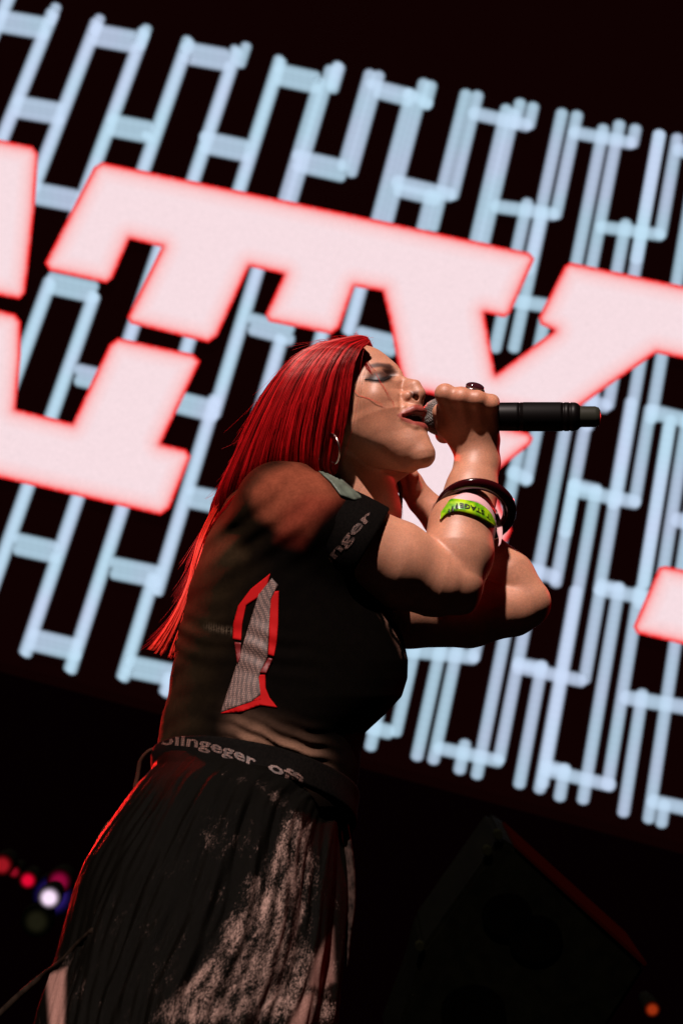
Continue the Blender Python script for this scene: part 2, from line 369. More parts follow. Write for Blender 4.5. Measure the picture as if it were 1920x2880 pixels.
letter([(265, 470), (288, 456), (960, 597), (1488, 711), (1502, 728), (1434, 880), (1418, 893), (1362, 880), (1378, 970), (1393, 1052), (1557, 930), (1519, 912), (1514, 892), (1586, 748), (1602, 738), (2080, 838),
        (2080, 1042), (1844, 993), (1700, 1092), (1590, 1172), (1570, 1190), (1430, 1160), (1190, 1103), (1135, 1090), (1118, 1022), (1095, 900), (1075, 820), (997, 806), (955, 922), (932, 940), (756, 904), (746, 884),
        (797, 772), (702, 750), (612, 945), (586, 964), (368, 910), (358, 892), (455, 695), (365, 673), (318, 782), (300, 797), (140, 762), (126, 740)])
letter([(1080, 1120), (1484, 1216), (1498, 1232), (1490, 1250), (1409, 1314), (1372, 1345), (1438, 1490), (1424, 1522), (1300, 1600), (1010, 1530), (1060, 1300)])
letter([(1852, 1596), (1870, 1592), (2080, 1636), (2080, 1850), (1790, 1782), (1780, 1762)])

# dim stage loudspeaker low on the right, and small lamps
def frame_obj(px, py, d):
    return CAM+d*(FW+(px-960)/FOC*RT-(py-1440)/FOC*UP)
M_BOX = mat('worn_black_paint', (.0012, .0011, .0005), .8, .01, noise=(30, .6, 1.5)); M_HOLE = mat('driver_black', (.0004, .0003, .0002), 1, 0)
M_EDGE = mat('red_edge_light_tint', (.009, .0006, .0003), .9, 0)  # colour carries the red light along the cabinet edge
spk = thing('stage_speaker', frame_obj(1500, 2650, 4.0), 'dark wedge loudspeaker tilted on the stage at lower right, faint red top edge', 'speaker')
def prism(name, pts, d0, thick, m_, par, bev=0):
    fr = np.array([frame_obj(x, y, d0) for x, y in pts]); bk = fr+(FW)*thick
    n = len(pts); V = np.vstack([fr, bk])
    q = [tuple(range(n))[::-1], tuple(range(n, 2*n))]+[(i, (i+1) % n, n+(i+1) % n, n+i) for i in range(n)]
    bm = bmesh.new(); vv = [bm.verts.new(v) for v in V]; [bm.faces.new([vv[i] for i in f]) for f in q]
    bmesh.ops.recalc_face_normals(bm, faces=bm.faces)
    if bev: bmesh.ops.bevel(bm, geom=bm.edges[:], offset=bev, segments=2, affect='EDGES')
    me = bpy.data.meshes.new(name); bm.to_mesh(me); bm.free()
    return link(name, me, m_, par)
prism('cabinet', [(1405, 2355), (1452, 2384), (1815, 2722), (1700, 2900), (1640, 3050), (1080, 2990), (1150, 2800), (1185, 2668)], 4.0, .35, M_BOX, spk, .01)
prism('trim', [(1448, 2374), (1820, 2712), (1812, 2722), (1444, 2384)], 3.995, .30, M_EDGE, spk, .002)  # red edge light painted as a strip on the cabinet top
for cx_, cy_, r_ in ((1425, 2575, 62), (1505, 2640, 66), (1330, 2850, 80)):
    prism('driver', [(cx_+r_*math.cos(t)*1.15, cy_+r_*math.sin(t)) for t in np.linspace(0, 2*math.pi, 20, endpoint=False)], 3.992, .02, M_HOLE, spk)
for cx_, cy_ in ((1400, 2350), (1370, 2395), (1180, 2665)):
    prism('corner_cap', [(cx_+14*math.cos(t), cy_+14*math.sin(t)) for t in np.linspace(0, 2*math.pi, 10, endpoint=False)], 3.99, .03, mat('cap_steel', (.004, .004, .002), .9, 0), spk, .002)
def lamp(px, py, d, r, colr, power, label, energy=0):
    c = frame_obj(px, py, d); t = thing('stage_lamp', c, label, 'lamp', 'small lamps glowing low behind the singer')
    back = FW
    # can
    P = np.array([c-FW*.0+back*s for s in (0.004, .05, .12, .16)]); V, q = tube(P, [r*1.56, r*1.5, r*1.2, r*.4], 16)
    link('lamp_housing', mesh_quads('lamp_housing', V, q), M_BOX, t)
    fr = np.linspace(1.5, .02, 10); P = np.array([c-FW*(.004+r*.35*(1-f/1.5)) for f in fr]); V, q = tube(P, fr*r, 20)
    me = mesh_quads('lamp_lens', V, q); g = np.r_[np.repeat(np.clip(1.25*np.exp(-(fr/.95)**3.2)-.01, 0, 1), 20), 0, 1]
    setcol(me, 'tint', np.stack([g*colr[0], g*colr[1], g*colr[2]], 1)*power)
    link('lamp_lens', me, M_LET, t)
    return c
lamp(8, 2432, 6.0, .026, srgb(170, 25, 35), .8, 'red lamp at the left edge of the picture')
lamp(42, 2452, 6.1, .016, srgb(150, 15, 35), .7, 'smaller red lamp just right of the edge one')
lamp(80, 2475, 6.0, .021, srgb(225, 10, 50), 1.0, 'bright crimson round lamp left of the white one')
c_mag = lamp(168, 2478, 6.2, .030, srgb(150, 10, 60), .8, 'dim magenta lamp above right of the white one')
lamp(140, 2524, 6.0, .027, srgb(240, 215, 240), 1.25, 'round white lamp with violet halo beside the skirt')
lamp(150, 2518, 6.3, .050, srgb(60, 40, 140), .7, 'violet halo of the white lamp, added as a larger dim disc')  # second disc added to draw the halo round the white lamp
lamp(105, 2590, 6.0, .036, srgb(40, 38, 24), .5, 'dull olive lamp below the white one')
lamp(1832, 2838, 5.0, .016, srgb(150, 45, 15), 1.0, 'tiny orange lamp at the lower right corner')

# red back lights of the rig (fixtures hang out of frame, left and behind the singer)
def rig(pos, target, energy, size, colr, label, cone=38):
    pos = np.array(pos, float); d = np.array(target)-pos; d /= np.linalg.norm(d)
    t = thing('rig_light', pos, label, 'stage light', 'red rig lights behind the singer')
    P = np.array([pos-d*s for s in (0.0, .1, .25, .32)]); V, q = tube(P, [.13, .12, .10, .05], 20, cap=False)
    link('light_housing', mesh_quads('light_housing', V, q), M_BOX, t)
    ld = bpy.data.lights.new('rig_lamp', 'SPOT'); lo = bpy.data.objects.new('rig_lamp', ld); col.objects.link(lo)
    ld.energy = energy; ld.color = colr; ld.spot_size = math.radians(cone); ld.spot_blend = .6; ld.shadow_soft_size = size
    lo.location = pos+d*.03; lo.rotation_euler = Vector(-d).to_track_quat('Z', 'Y').to_euler(); lo.parent = t; lo.matrix_parent_inverse = t.matrix_basis.inverted()
RT_, UP_ = RT, UP
tgt = W([(800, 1500, 0)])[0]
rig(tgt+l2w((-1.9, 1.2, -2.7)), W([(690, 1270, -100)])[0], 800, .10, (1, .02, .01), 'red spotlight hung high at the back left', 13)
rig(tgt+l2w((-1.42, -.6, -3.3)), W([(240, 2450, 200)])[0], 420, .10, (1, .02, .015), 'red spotlight low at the back left', 16)
rig(tgt+l2w((2.6, .5, -2.6)), tgt, 60, .10, (1, .03, .03), 'red spotlight hung at the back right')
#SCREEN_END
#PERSON_BEGIN
# ------------------------------------------------------------------ the singer (sculpted in the px frame; y runs down)
feet = W([(600, 4150, 1250)])[0]
person = thing('person', (feet[0], feet[1], 0), 'woman with long red hair singing into a microphone, sheer black top and patterned skirt', 'person')
HO = np.array([925., 1135., -205.])
f3 = np.array([.894, -.447, .48]); f3 /= np.linalg.norm(f3)            # forward (y down)
u3 = np.array([-.447, -.894, -.42]); u3 -= f3*(f3@u3); u3 /= np.linalg.norm(u3)
s3 = np.cross(u3, f3)
if s3[2] < 0: s3 = -s3
HR = np.stack([f3, u3, s3])                                            # world->head rows
def H(f, u, s): return HO+f*f3+u*u3+s*s3
def feat(x, y, s):
    """head coordinates of a picture point lying s to the side"""
    d = np.array([x, y])-HO[:2]-s*s3[:2]
    f, u = np.linalg.solve(np.array([[f3[0], u3[0]], [f3[1], u3[1]]]), d); return np.array([f, u, s])
prof = [(1000, 945), (1030, 958), (1049, 973), (1080, 997), (1114, 1027), (1129, 1042), (1140, 1058), (1146, 1068), (1160, 1074), (1179, 1078), (1190, 1088), (1193, 1100), (1189, 1116), (1184, 1132),
        (1182, 1141), (1190, 1152), (1186, 1162), (1186, 1186), (1195, 1198), (1200, 1210), (1200, 1225), (1207, 1244), (1213, 1266), (1209, 1290), (1188, 1314)]
PF = np.array([feat(x, y, 0)[:2] for x, y in prof])
def col_(name): return dict(zip([p for p in prof], PF))[name]
nas, tip, sub = PF[7], PF[11], PF[13]
# base profile without the nose
Bu = np.array([[PF[24][1]-14, PF[24][0]-50], [PF[24][1], PF[24][0]-3], [PF[23][1], PF[23][0]], [PF[22][1], PF[22][0]], [PF[21][1], PF[21][0]], [PF[20][1], PF[20][0]],
               [PF[18][1], PF[18][0]-8], [PF[14][1]+2, PF[14][0]-6], [PF[12][1], PF[14][0]-22], [PF[9][1], PF[14][0]-34], [nas[1], nas[0]-8], [PF[5][1], PF[5][0]], [PF[4][1], PF[4][0]], [PF[3][1], PF[3][0]],
               [PF[2][1], PF[2][0]], [PF[1][1], PF[1][0]], [PF[0][1], PF[0][0]]])
Bu = Bu[np.argsort(Bu[:, 0])]
u_nas, u_tip, u_sub = nas[1], tip[1], sub[1]
eyeN = feat(1069, 1060, 66); mC = np.array([231., -153., 60.])
u_m = feat(1168, 1176, 0)[1]
def face_G(u, s):
    B = np.interp(u, Bu[:, 0], Bu[:, 1])
    # flatter in the middle, turning back at the sides; narrower towards the chin
    R = np.interp(u, [-310, -260, -190, -120, -60, 0, 60, 120], [62, 74, 100, 120, 128, 132, 135, 130])
    x = np.abs(s)/R
    drop = R*1.0*(x**2)
    return B-drop
def head_sdf(p):
    q = (p-HO.astype(np.float32)) @ HR.T.astype(np.float32)
    f, u, s = q[:, 0], q[:, 1], q[:, 2]
    g = (f-face_G(u, s))*.74
    W_ = np.interp(u, [-320, -285, -240, -180, -110, -40, 30, 100, 160, 200], [40, 62, 88, 112, 130, 140, 146, 142, 112, 60])
    side = (np.abs(s)-W_*(1-.0*f))*.9
    front = smax(g, side, 46)
    front = smax(front, (-(f-10)), 40)                                 # only the front half
    jawl = (-(u+292)+np.maximum(0, (175-f))*.62+np.maximum(0, np.abs(s)-24)*.86)*.66                    # jaw line rises towards the ear
    front = smax(front, jawl, 34)
    front = smax(front, u-122, 50)
    cran = ell(q, (4, 24, 0), (158, 132, 130))
    d = smin(front, cran, 30)
    sa = np.abs(s); qa = np.stack([f, u, sa], 1)
    # brow ridge, eye socket, closed lid
    d = smin(d, ell(qa, (PF[5][0]-26, PF[5][1]-6, 34), (22, 14, 42)), 16)
    sock = ell(qa, (eyeN[0]+27, eyeN[1]+8, 54), (30, 16, 38)); d = smax(d, -sock, 26)
    d = smin(d, ell(qa, (eyeN[0]-14, eyeN[1]-3, 58), (28, 22, 30)), 12)
    lid = cone(qa, (eyeN[0]+14, eyeN[1]-14, 40), (eyeN[0]+2, eyeN[1]-12, 82), 2.6, 2.2); d = smax(d, -lid, 3)
    # cheekbone and cheek
    ck = feat(1075, 1105, 88); d = smin(d, ell(qa, (ck[0]-34, ck[1]-4, 76), (48, 46, 50)), 56)
    d = smin(d, ell(qa, (165, -150, 66), (34, 54, 38)), 50)
    # nose: bridge, tip ball, wings
    n0 = (nas[0]-9, u_nas, 0); n1 = (PF[8][0]-10, PF[8][1], 0); n2 = (PF[9][0]-15, PF[9][1], 0); n3 = (tip[0]-18, u_tip+2, 0)
    d = smin(d, chain(q, [(*n0, 10), (*n1, 11), (*n2, 15), (*n3, 18)], 6), 9)
    d = smin(d, cone(q, (PF[9][0]-34, PF[9][1]-4, 0), (tip[0]-40, u_tip-12, 0), 22, 27), 14)
    al = feat(1139, 1122, 27); d = smin(d, ell(qa, (al[0]+2, al[1]+5, 28), (21, 15, 11)), 6)
    d = smin(d, cone(q, (tip[0]-20, u_tip-4, 0), (PF[13][0]-8, u_sub+4, 0), 12, 8), 6)
    no = feat(1160, 1116, 14); d = smax(d, -ell(qa, (no[0]+1, no[1]-6, 14), (17, 13, 8.5)), 4)
    # mouth opening, lips, chin
    upm = PF[15]; lom = PF[18]
    d = smin(d, chain(qa, [(upm[0]-9, upm[1]+2, 0, 11), (upm[0]-17, upm[1]+4, 26, 10.5), (mC[0]+2, mC[1]+4, 56, 6)], 6), 8)
    d = smin(d, chain(qa, [(lom[0]-12, lom[1]+2, 0, 12), (lom[0]-20, lom[1]+4, 26, 11), (mC[0]+1, mC[1]-5, 56, 6)], 6), 8)
    um = (upm[1]+lom[1])/2+1
    d = smax(d, -chain(qa, [(upm[0]-4, um, 0, 12), (upm[0]-12, um+2, 24, 11), (mC[0]+8, mC[1]-1, 54, 4.5)], 4), 3)
    d = smax(d, -chain(qa, [(upm[0]-24, um, 0, 13), (upm[0]-28, um+2, 24, 10), (mC[0]-4, mC[1]-1, 46, 4)], 4), 3)
    d = smin(d, ell(q, (PF[22][0]-32, PF[22][1]-4, 0), (33, 34, 36)), 18)
    # philtrum crease and nasolabial fold
    nl0 = feat(1112, 1125, 40); d = smax(d, -cone(qa, (al[0]-3, al[1]+6, 44), (mC[0]+12, mC[1]+14, 62), 2, 2), 12)
    # ear
    e = smax(ell(qa, (4, -55, 142), (26, 38, 12)), -ell(qa, (9, -50, 154), (15, 24, 9)), 4); d = smin(d, e, 5)
    d = smin(d, cone(p, (1172, 1280, -215), (1078, 1312, -215), 32, 60), 30)
    # neck and upper chest
    nk = chain(p, [(955, 1225, -215, 118), (985, 1330, -200, 116), (1000, 1440, -180, 124), (960, 1560, -130, 190)], 20)
    d = smin(d, nk, 14)
    d = smin(d, cone(p, (960, 1270, -100), (1040, 1440, -90), 26, 24), 26)    # neck tendon
    return d
def arms_sdf(p):
    d = chain(p, [(850, 1455, 140, 112), (960, 1520, 132, 122), (1110, 1588, 95, 124), (1225, 1640, 70, 96), (1276, 1658, 58, 70)], 12)
    d = smin(d, cone(p, (1276, 1662, 50), (1303, 1684, 48), 62, 38), 30)
    fo = chain(p, [(1284, 1640, 52, 76), (1286, 1560, 10, 100), (1298, 1480, -30, 92), (1325, 1380, -90, 72), (1342, 1300, -142, 62), (1340, 1245, -150, 58)], 16)
    d = smin(d, fo, 14)
    # back of the hand: four metacarpals and knuckles
    mc = [((1251, 1108, -84), 26), ((1297, 1117, -72), 24), ((1341, 1123, -74), 23), ((1378, 1137, -88), 21)]
    wr = [(1305, 1235, -140), (1322, 1240, -135), (1348, 1240, -135), (1368, 1235, -142)]
    h = None
    for (k, r), w_ in zip(mc, wr):
        e = cone(p, w_, k, 36, r+1)
        h = e if h is None else smin(h, e, 15)
    h = smin(h, chain(p, [(1272, 1150, -108, 20), (1320, 1158, -102, 20), (1364, 1165, -108, 18)], 10), 12)
    h = smin(h, chain(p, [(1300, 1240, -150, 40), (1258, 1190, -140, 34), (1240, 1160, -130, 26)], 12), 14)
    d = smin(d, h, 22)
    # fingers over the microphone and back underneath
    F_ = [[(1251, 1108, -86, 26), (1250, 1106, -180, 24), (1254, 1150, -248, 21), (1270, 1205, -240, 19)],
          [(1297, 1118, -76, 24), (1296, 1112, -185, 24), (1302, 1155, -252, 21), (1308, 1212, -242, 19)],
          [(1341, 1124, -78, 23), (1340, 1117, -185, 23), (1344, 1160, -250, 20), (1344, 1212, -240, 18)],
          [(1378, 1137, -92, 21), (1382, 1130, -175, 21), (1384, 1165, -232, 18), (1380, 1208, -225, 16)]]
    fs = None
    for fg in F_:
        e = chain(p, fg, 5); fs = e if fs is None else smin(fs, e, 25)
    d = smin(d, fs, 15)
    d = smin(d, chain(p, [(1258, 1200, -150, 30), (1248, 1222, -205, 24), (1275, 1226, -262, 20)], 6), 10)
    # the far arm
    fa = chain(p, [(980, 1640, -260, 120), (1150, 1712, -262, 110), (1320, 1722, -270, 98), (1440, 1712, -290, 76), (1478, 1698, -300, 70)], 14)
    fa = smin(fa, chain(p, [(1480, 1690, -300, 66), (1425, 1625, -320, 78), (1340, 1552, -345, 72), (1240, 1462, -365, 50), (1185, 1408, -370, 40)], 12), 8)
    hd = chain(p, [(1185, 1408, -370, 38), (1150, 1360, -365, 38), (1120, 1335, -360, 34)], 10)
    for i, (x, y) in enumerate([(1105, 1300), (1092, 1318), (1085, 1338), (1085, 1360)]):
        hd = smin(hd, chain(p, [(1135+i*2, 1335+i*12, -355, 18), (x, y, -330, 15), (x-22, y+8, -305, 14), (x-34, y+26, -300, 12)], 4), 4)
    hd = smin(hd, chain(p, [(1165, 1375, -340, 22), (1160, 1335, -318, 16), (1142, 1308, -310, 13)], 5), 6)
    fa = smin(fa, hd, 8)
    return smin(d, fa, 3)

def skin_color(P, head):
    c = np.tile(np.array([.56, .245, .148], np.float32), (len(P), 1))
    def mixin(m, rgb):
        nonlocal c; m = np.clip(m, 0, 1)[:, None]; c = c*(1-m)+np.array(rgb)*m
    if not head:
        kn = sum(np.exp(-((P-np.array(k))**2).sum(1)/26**2) for k in ((1251, 1100, -50), (1297, 1106, -38), (1341, 1112, -40), (1378, 1126, -54), (1300, 1690, 70)))
        mixin(kn*.4, (.55, .17, .09)); return c*(.88+.24*rng.random(len(P)))[:, None]
    q = (P-HO) @ HR.T; f, u, s = q.T; sa = np.abs(s); E = HO+f[:, None]*f3+u[:, None]*u3+sa[:, None]*s3     # both halves painted alike
    fr = f > 120
    d = poly_dist(E, [(1116, 1168), (1130, 1156), (1148, 1146), (1168, 1138), (1180, 1139), (1200, 1150), (1215, 1190), (1208, 1206), (1196, 1207), (1178, 1197), (1150, 1190), (1130, 1182)])
    mixin((1-sstep(-2, 3, d))*fr, (.34, .060, .045))
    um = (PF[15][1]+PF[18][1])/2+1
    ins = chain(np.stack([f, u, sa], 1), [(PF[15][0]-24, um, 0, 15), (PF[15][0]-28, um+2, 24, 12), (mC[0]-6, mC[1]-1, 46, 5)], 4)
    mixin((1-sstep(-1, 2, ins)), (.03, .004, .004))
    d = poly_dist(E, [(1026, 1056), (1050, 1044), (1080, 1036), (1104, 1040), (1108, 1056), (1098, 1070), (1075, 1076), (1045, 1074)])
    mixin((1-sstep(-12, 10, d))*.93*fr, (.035, .010, .007))  # eye make-up, deepened to carry the shade under the brow
    d = poly_dist(E, [(1078, 1040), (1104, 1034), (1116, 1046), (1108, 1062), (1090, 1066)]); mixin((1-sstep(-8, 8, d))*.8*fr, (.05, .014, .008))  # shade of the inner eye socket painted into the skin
    d = poly_dist(E, [(1022, 1062), (1045, 1060), (1070, 1062), (1098, 1054), (1102, 1062), (1080, 1073), (1050, 1072)])
    mixin((1-sstep(-3, 2, d))*.97*fr, (.008, .003, .003))
    d = poly_dist(E, [(1036, 1027), (1060, 1021), (1096, 1024), (1104, 1032), (1096, 1038), (1070, 1031), (1044, 1034)])
    mixin((1-sstep(-3, 5, d))*.92*fr, (.045, .012, .007))
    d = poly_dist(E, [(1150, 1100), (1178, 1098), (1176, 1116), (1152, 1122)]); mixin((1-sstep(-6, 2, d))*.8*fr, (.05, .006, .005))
    ck = np.exp(-((E[:, 0]-1060)/60)**2-((E[:, 1]-1170)/50)**2); mixin(ck*.35*fr, (.54, .17, .08))
    fre = rng.random(len(P)); return c*(.86+.28*fre)[:, None]

M_SKIN = mat('skin', rough=.50, spec=.62, attr='tone', sss=.22, noise=(38, .90, 1.10), bump=(420, .12, .0006))
Ph, Qh = sculpt(head_sdf, (700, 930, -410), (1260, 1600, 40), 2.6, 1.5)
print('head', len(Ph), len(Qh))
Pa, Qa = sculpt(arms_sdf, (780, 1040, -460), (1580, 1860, 320), 3.6)
print('arms', len(Pa))
def wmesh(name, P, Q, smooth=True): return npmesh(name, W(P), Q, smooth)
pv = np.vstack([Ph, Pa]); qv = np.vstack([Qh, Qa+len(Ph)])
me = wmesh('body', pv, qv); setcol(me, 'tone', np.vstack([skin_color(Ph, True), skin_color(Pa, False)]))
body = link('body', me, M_SKIN, person)
B_arm = bvh_of(Pa, Qa); B_head = bvh_of(Ph, Qh)

# lashes, upper teeth
def strands(name, curves, rad, m_, parent, sides=3, taper=True, **kw):
    """many fine hairs as slim tapering tubes"""
    out_v, out_q, o = [], [], 0
    for c, r in zip(curves, rad if hasattr(rad, '__len__') else [rad]*len(curves)):
        n = len(c); rr = r*np.linspace(1, .35, n) if taper else np.full(n, r)
        V, q = tube(W(c), rr*PXM, sides, cap=False); out_v.append(V); out_q.append(np.array(q)+o); o += len(V)
    return link(name, npmesh(name, np.vstack(out_v), np.vstack(out_q)), m_, parent, **kw)
M_LASH = mat('lash_black', (.012, .004, .004), .5)
L = []
for i in range(52):
    t = i/51; x = 1028+70*t; y = 1065+3*math.sin(math.pi*t)-8*max(0, t-.7)/.3; z = hitz(B_head, x, y, -20)+1
    dx = -9*(1-t)+5*t; L.append(spl([(x, y, z), (x+dx*.3, y+2, z+4), (x+dx*.6, y+3+2*math.sin(math.pi*t), z+8)], 5))
strands('eyelashes', L, 1.0, M_LASH, person)
upm, lom = PF[15], PF[18]
tv = []
for i in range(-3, 4):
    th = i*.26; c_ = H(upm[0]-42+24*math.cos(th), (upm[1]+mC[1])/2-1, 28*math.sin(th)*1.2)
    bm_c = c_; tv.append(c_)
tp = []
for i, c_ in enumerate(tv):
    g = np.array([(x, y, z) for x in (-1, 1) for y in (-1, 1) for z in (-1, 1)])*np.array([3.0, 5.5, 4.2])
    Vt = np.array([c_+a*f3+b*u3+d*s3 for a, b, d in g]); tp.append((Vt, [(0, 1, 3, 2), (4, 6, 7, 5), (0, 4, 5, 1), (2, 3, 7, 6), (0, 2, 6, 4), (1, 5, 7, 3)]))
V, q = merge(tp); link('teeth', mesh_quads('teeth', W(V), q), mat('enamel', (.62, .50, .42), .25), person)

#CLOTH_BEGIN
# ------------------------------------------------------------------ sheer black top
TY = np.array([1330, 1370, 1400, 1470, 1550, 1650, 1720, 1806, 1857, 1908, 1959, 2010, 2061, 2110, 2160, 2240, 2330.])
TL = np.array([720, 668, 640, 600, 568, 532, 516, 496, 490, 478, 470, 458, 447, 438, 438, 430, 400.])
TR = np.array([960, 1000, 1020, 1045, 1062, 1085, 1112, 1136, 1147, 1145, 1130, 1082, 1026, 1016, 1012, 1000, 990.])
TZ = np.array([-110, -100, -90, -70, -45, 0, 35, 75, 95, 115, 138, 160, 182, 205, 228, 262, 300.])
TB = np.array([150, 215, 260, 300, 305, 290, 278, 268, 264, 260, 255, 250, 246, 246, 250, 262, 280.])
def wob(p, s, ph):
    return (np.sin(p[:, 0]*s+ph)*np.cos(p[:, 1]*s*1.3+1.7*ph)+np.sin((p[:, 1]+.6*p[:, 2])*s*1.9+2.1*ph+1.5*np.sin(p[:, 0]*s*.8)))*.5
def torso_sdf(p, grow=0, wr=1.0):
    y = p[:, 1]; l = np.interp(y, TY, TL)-grow; r = np.interp(y, TY, TR)+grow; a = (r-l)/2; c = (l+r)/2
    b = np.interp(y, TY, TB)+grow; z = np.interp(y, TY, TZ)
    q = np.sqrt(((p[:, 0]-c)/a)**2+((p[:, 2]-z)/b)**2)
    d = (q-1)*np.minimum(a, b)*.86
    return d
def folds(p):
    w = wob(p, .021, .3)*(2.2-1.4*sstep(700, 900, p[:, 0]))
    # diagonal pulls from the armpit and bunching above the waistband
    t = (p[:, 0]*.35+p[:, 1]*.94)
    arm = np.exp(-((p[:, 0]-700)/170)**2-((p[:, 1]-1500)/110)**2)
    w += arm*4.0*np.sin(t*.085+p[:, 0]*.03)
    t2 = (-p[:, 0]*.36+p[:, 1]*.93)
    wa = np.exp(-((t2-1672-20*np.sin(p[:, 0]*.012))/62)**2)*sstep(560, 700, p[:, 0])*(1-sstep(880, 980, p[:, 0]))
    w += wa*6.5*np.sin(t2*.17+1.2*np.sin(p[:, 0]*.021)+.4*np.sin(p[:, 0]*.07))
    mid = np.exp(-((p[:, 1]-1800-(p[:, 0]-600)*.2)/70)**2)
    w += mid*(1-sstep(800, 950, p[:, 0]))*2.6*np.sin((p[:, 1]-.25*p[:, 0])*.11+np.sin(p[:, 0]*.03))
    return w
def shirt_sdf(p):
    d = torso_sdf(p)
    d = smax(d, (1300+np.maximum(0, p[:, 0]-860)*.75-p[:, 1]), 30)
    sh = chain(p, [(790, 1428, 120, 132), (880, 1478, 142, 140), (985, 1540, 132, 136), (1040, 1562, 118, 134)], 30)
    # cut the sleeve at the cuff
    n = np.array([.86, .51, -.02]); cut = ((p-np.array([985, 1570, 100]))@n.astype(np.float32))-14
    sh = smax(sh, cut, 4)
    far = chain(p, [(900, 1480, -260, 120), (1010, 1600, -300, 120)], 20)
    d = smin(d, smin(sh, far, 30), 60)
    # hollow the neck opening
    d = d+folds(p)*.9
    d = smax(d, p[:, 1]-2330, 3)
    return d
Ps, Qs = sculpt(shirt_sdf, (380, 1240, -420), (1180, 2250, 440), 4.4, 1.25)
print('shirt', len(Ps))
def shirt_color(P):
    c = np.tile(np.array([.0020, .0013, .0009]), (len(P), 1))
    nzv = .5+.5*wob(P, .035, 1.1)
    def mixin(m, rgb):
        nonlocal c; m = np.clip(m, 0, 1)[:, None]; c = c*(1-m)+np.array(rgb)*m
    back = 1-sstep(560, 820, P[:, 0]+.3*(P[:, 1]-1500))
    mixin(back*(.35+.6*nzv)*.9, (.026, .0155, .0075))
    # skin showing through the sheer shoulder
    d = poly_dist(P, [(735, 1335), (830, 1295), (905, 1320), (960, 1400), (905, 1440), (870, 1500), (800, 1500), (720, 1450), (700, 1380)])
    mixin((1-sstep(-28, 22, d+4*(nzv-.5)))*.95, (.21, .052, .027))
    d = poly_dist(P, [(860, 1390), (960, 1405), (890, 1470), (850, 1540), (780, 1520), (790, 1440)])
    mixin((1-sstep(-25, 25, d))*.5, (.16, .020, .012))
    d = poly_dist(P, [(580, 1470), (640, 1490), (680, 1560), (570, 1590), (560, 1540)])
    mixin((1-sstep(-25, 35, d))*.6, (.045, .026, .013))
    # thin print lines low on the side and brown bunched hem
    t2 = (-P[:, 0]*.36+P[:, 1]*.93)
    m = np.exp(-((t2-1672)/48)**2)*sstep(600, 700, P[:, 0])*(1-sstep(860, 960, P[:, 0]))
    mixin(m*(.35+.6*nzv), (.19, .10, .066))
    m = ((np.sin(P[:, 0]*.9) > -.2)*np.exp(-((P[:, 1]-1765-(P[:, 0]-600)*.18)/9)**2)*sstep(560, 600, P[:, 0])*(1-sstep(660, 690, P[:, 0])))
    mixin(m*.6, (.13, .09, .06))
    d = poly_dist(P, [(1050, 1700), (1108, 1716), (1138, 1800), (1142, 1850), (1128, 1850), (1098, 1780), (1064, 1730)])
    g = np.sin(P[:, 0]*.31-P[:, 1]*.13+1.6*np.sin(P[:, 1]*.06+P[:, 0]*.03))+.9*rng.random(len(P))
    mixin((1-sstep(-16, 6, d))*sstep(.2, .8, g)*.8, (.22, .11, .08))
    d = poly_dist(P, [(1072, 1700), (1104, 1714), (1122, 1765), (1100, 1745)]); mixin((1-sstep(-8, 4, d))*.8, (.30, .15, .12))
    c *= (.86+.28*rng.random(len(P)))[:, None]
    return c
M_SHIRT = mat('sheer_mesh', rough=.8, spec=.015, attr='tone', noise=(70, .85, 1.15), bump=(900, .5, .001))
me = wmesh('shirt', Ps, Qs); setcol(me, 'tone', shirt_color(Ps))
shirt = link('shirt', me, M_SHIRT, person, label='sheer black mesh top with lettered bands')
B_sh = bvh_of(Ps, Qs)

def cloth_patch(name, poly, m_, b=None, lift=3, parent=None, label=None, step=8, thick=1.2):
    P, T = drape(poly, b or B_sh, lift, step); o = link(name, npmesh(name, W(P), T), m_, parent or shirt, label=label)
    md = o.modifiers.new('s', 'SOLIDIFY'); md.thickness = thick*PXM; md.offset = 1; return o
# halftone panel: woven dots
def weave_mat(name, a, b, scale):
    m = bpy.data.materials.new(name); m.use_nodes = True; nt = m.node_tree; N, Lk = nt.nodes, nt.links
    tc = N.new('ShaderNodeTexCoord'); v = N.new('ShaderNodeTexVoronoi'); v.inputs['Scale'].default_value = scale; v.inputs['Randomness'].default_value = .15
    Lk.new(tc.outputs['Object'], v.inputs['Vector'])
    r = N.new('ShaderNodeMapRange'); r.inputs[1].default_value = .25; r.inputs[2].default_value = .5; Lk.new(v.outputs['Distance'], r.inputs[0])
    mx = N.new('ShaderNodeMix'); mx.data_type = 'RGBA'; mx.inputs[6].default_value = (*a, 1); mx.inputs[7].default_value = (*b, 1); Lk.new(r.outputs[0], mx.inputs[0])
    Lk.new(mx.outputs[2], N['Principled BSDF'].inputs['Base Color']); N['Principled BSDF'].inputs['Roughness'].default_value = .6; return m
M_PAN = weave_mat('halftone_fabric', (.30, .17, .14), (.07, .04, .035), 380); M_RED = mat('red_piping_cloth', (.42, .004, .005), .7, .1)
M_DRED = mat('dark_red_piping_cloth', (.16, .004, .005), .55); M_BLK = mat('fold_shade_black', (.006, .005, .005), .55, .3)
cloth_patch('side_panel', [(765, 1626), (782, 1645), (762, 1685), (757, 1760), (752, 1847), (728, 1905), (733, 1954), (706, 1974), (621, 2004), (670, 1857), (727, 1673)], M_PAN, label='pink grey halftone side panel')
cloth_patch('panel_shadow_stripe', [(698, 1806), (755, 1810), (750, 1838), (690, 1832)], M_BLK, lift=2.6, thick=.2)  # shade of a fold, laid over the panel as a dark strip
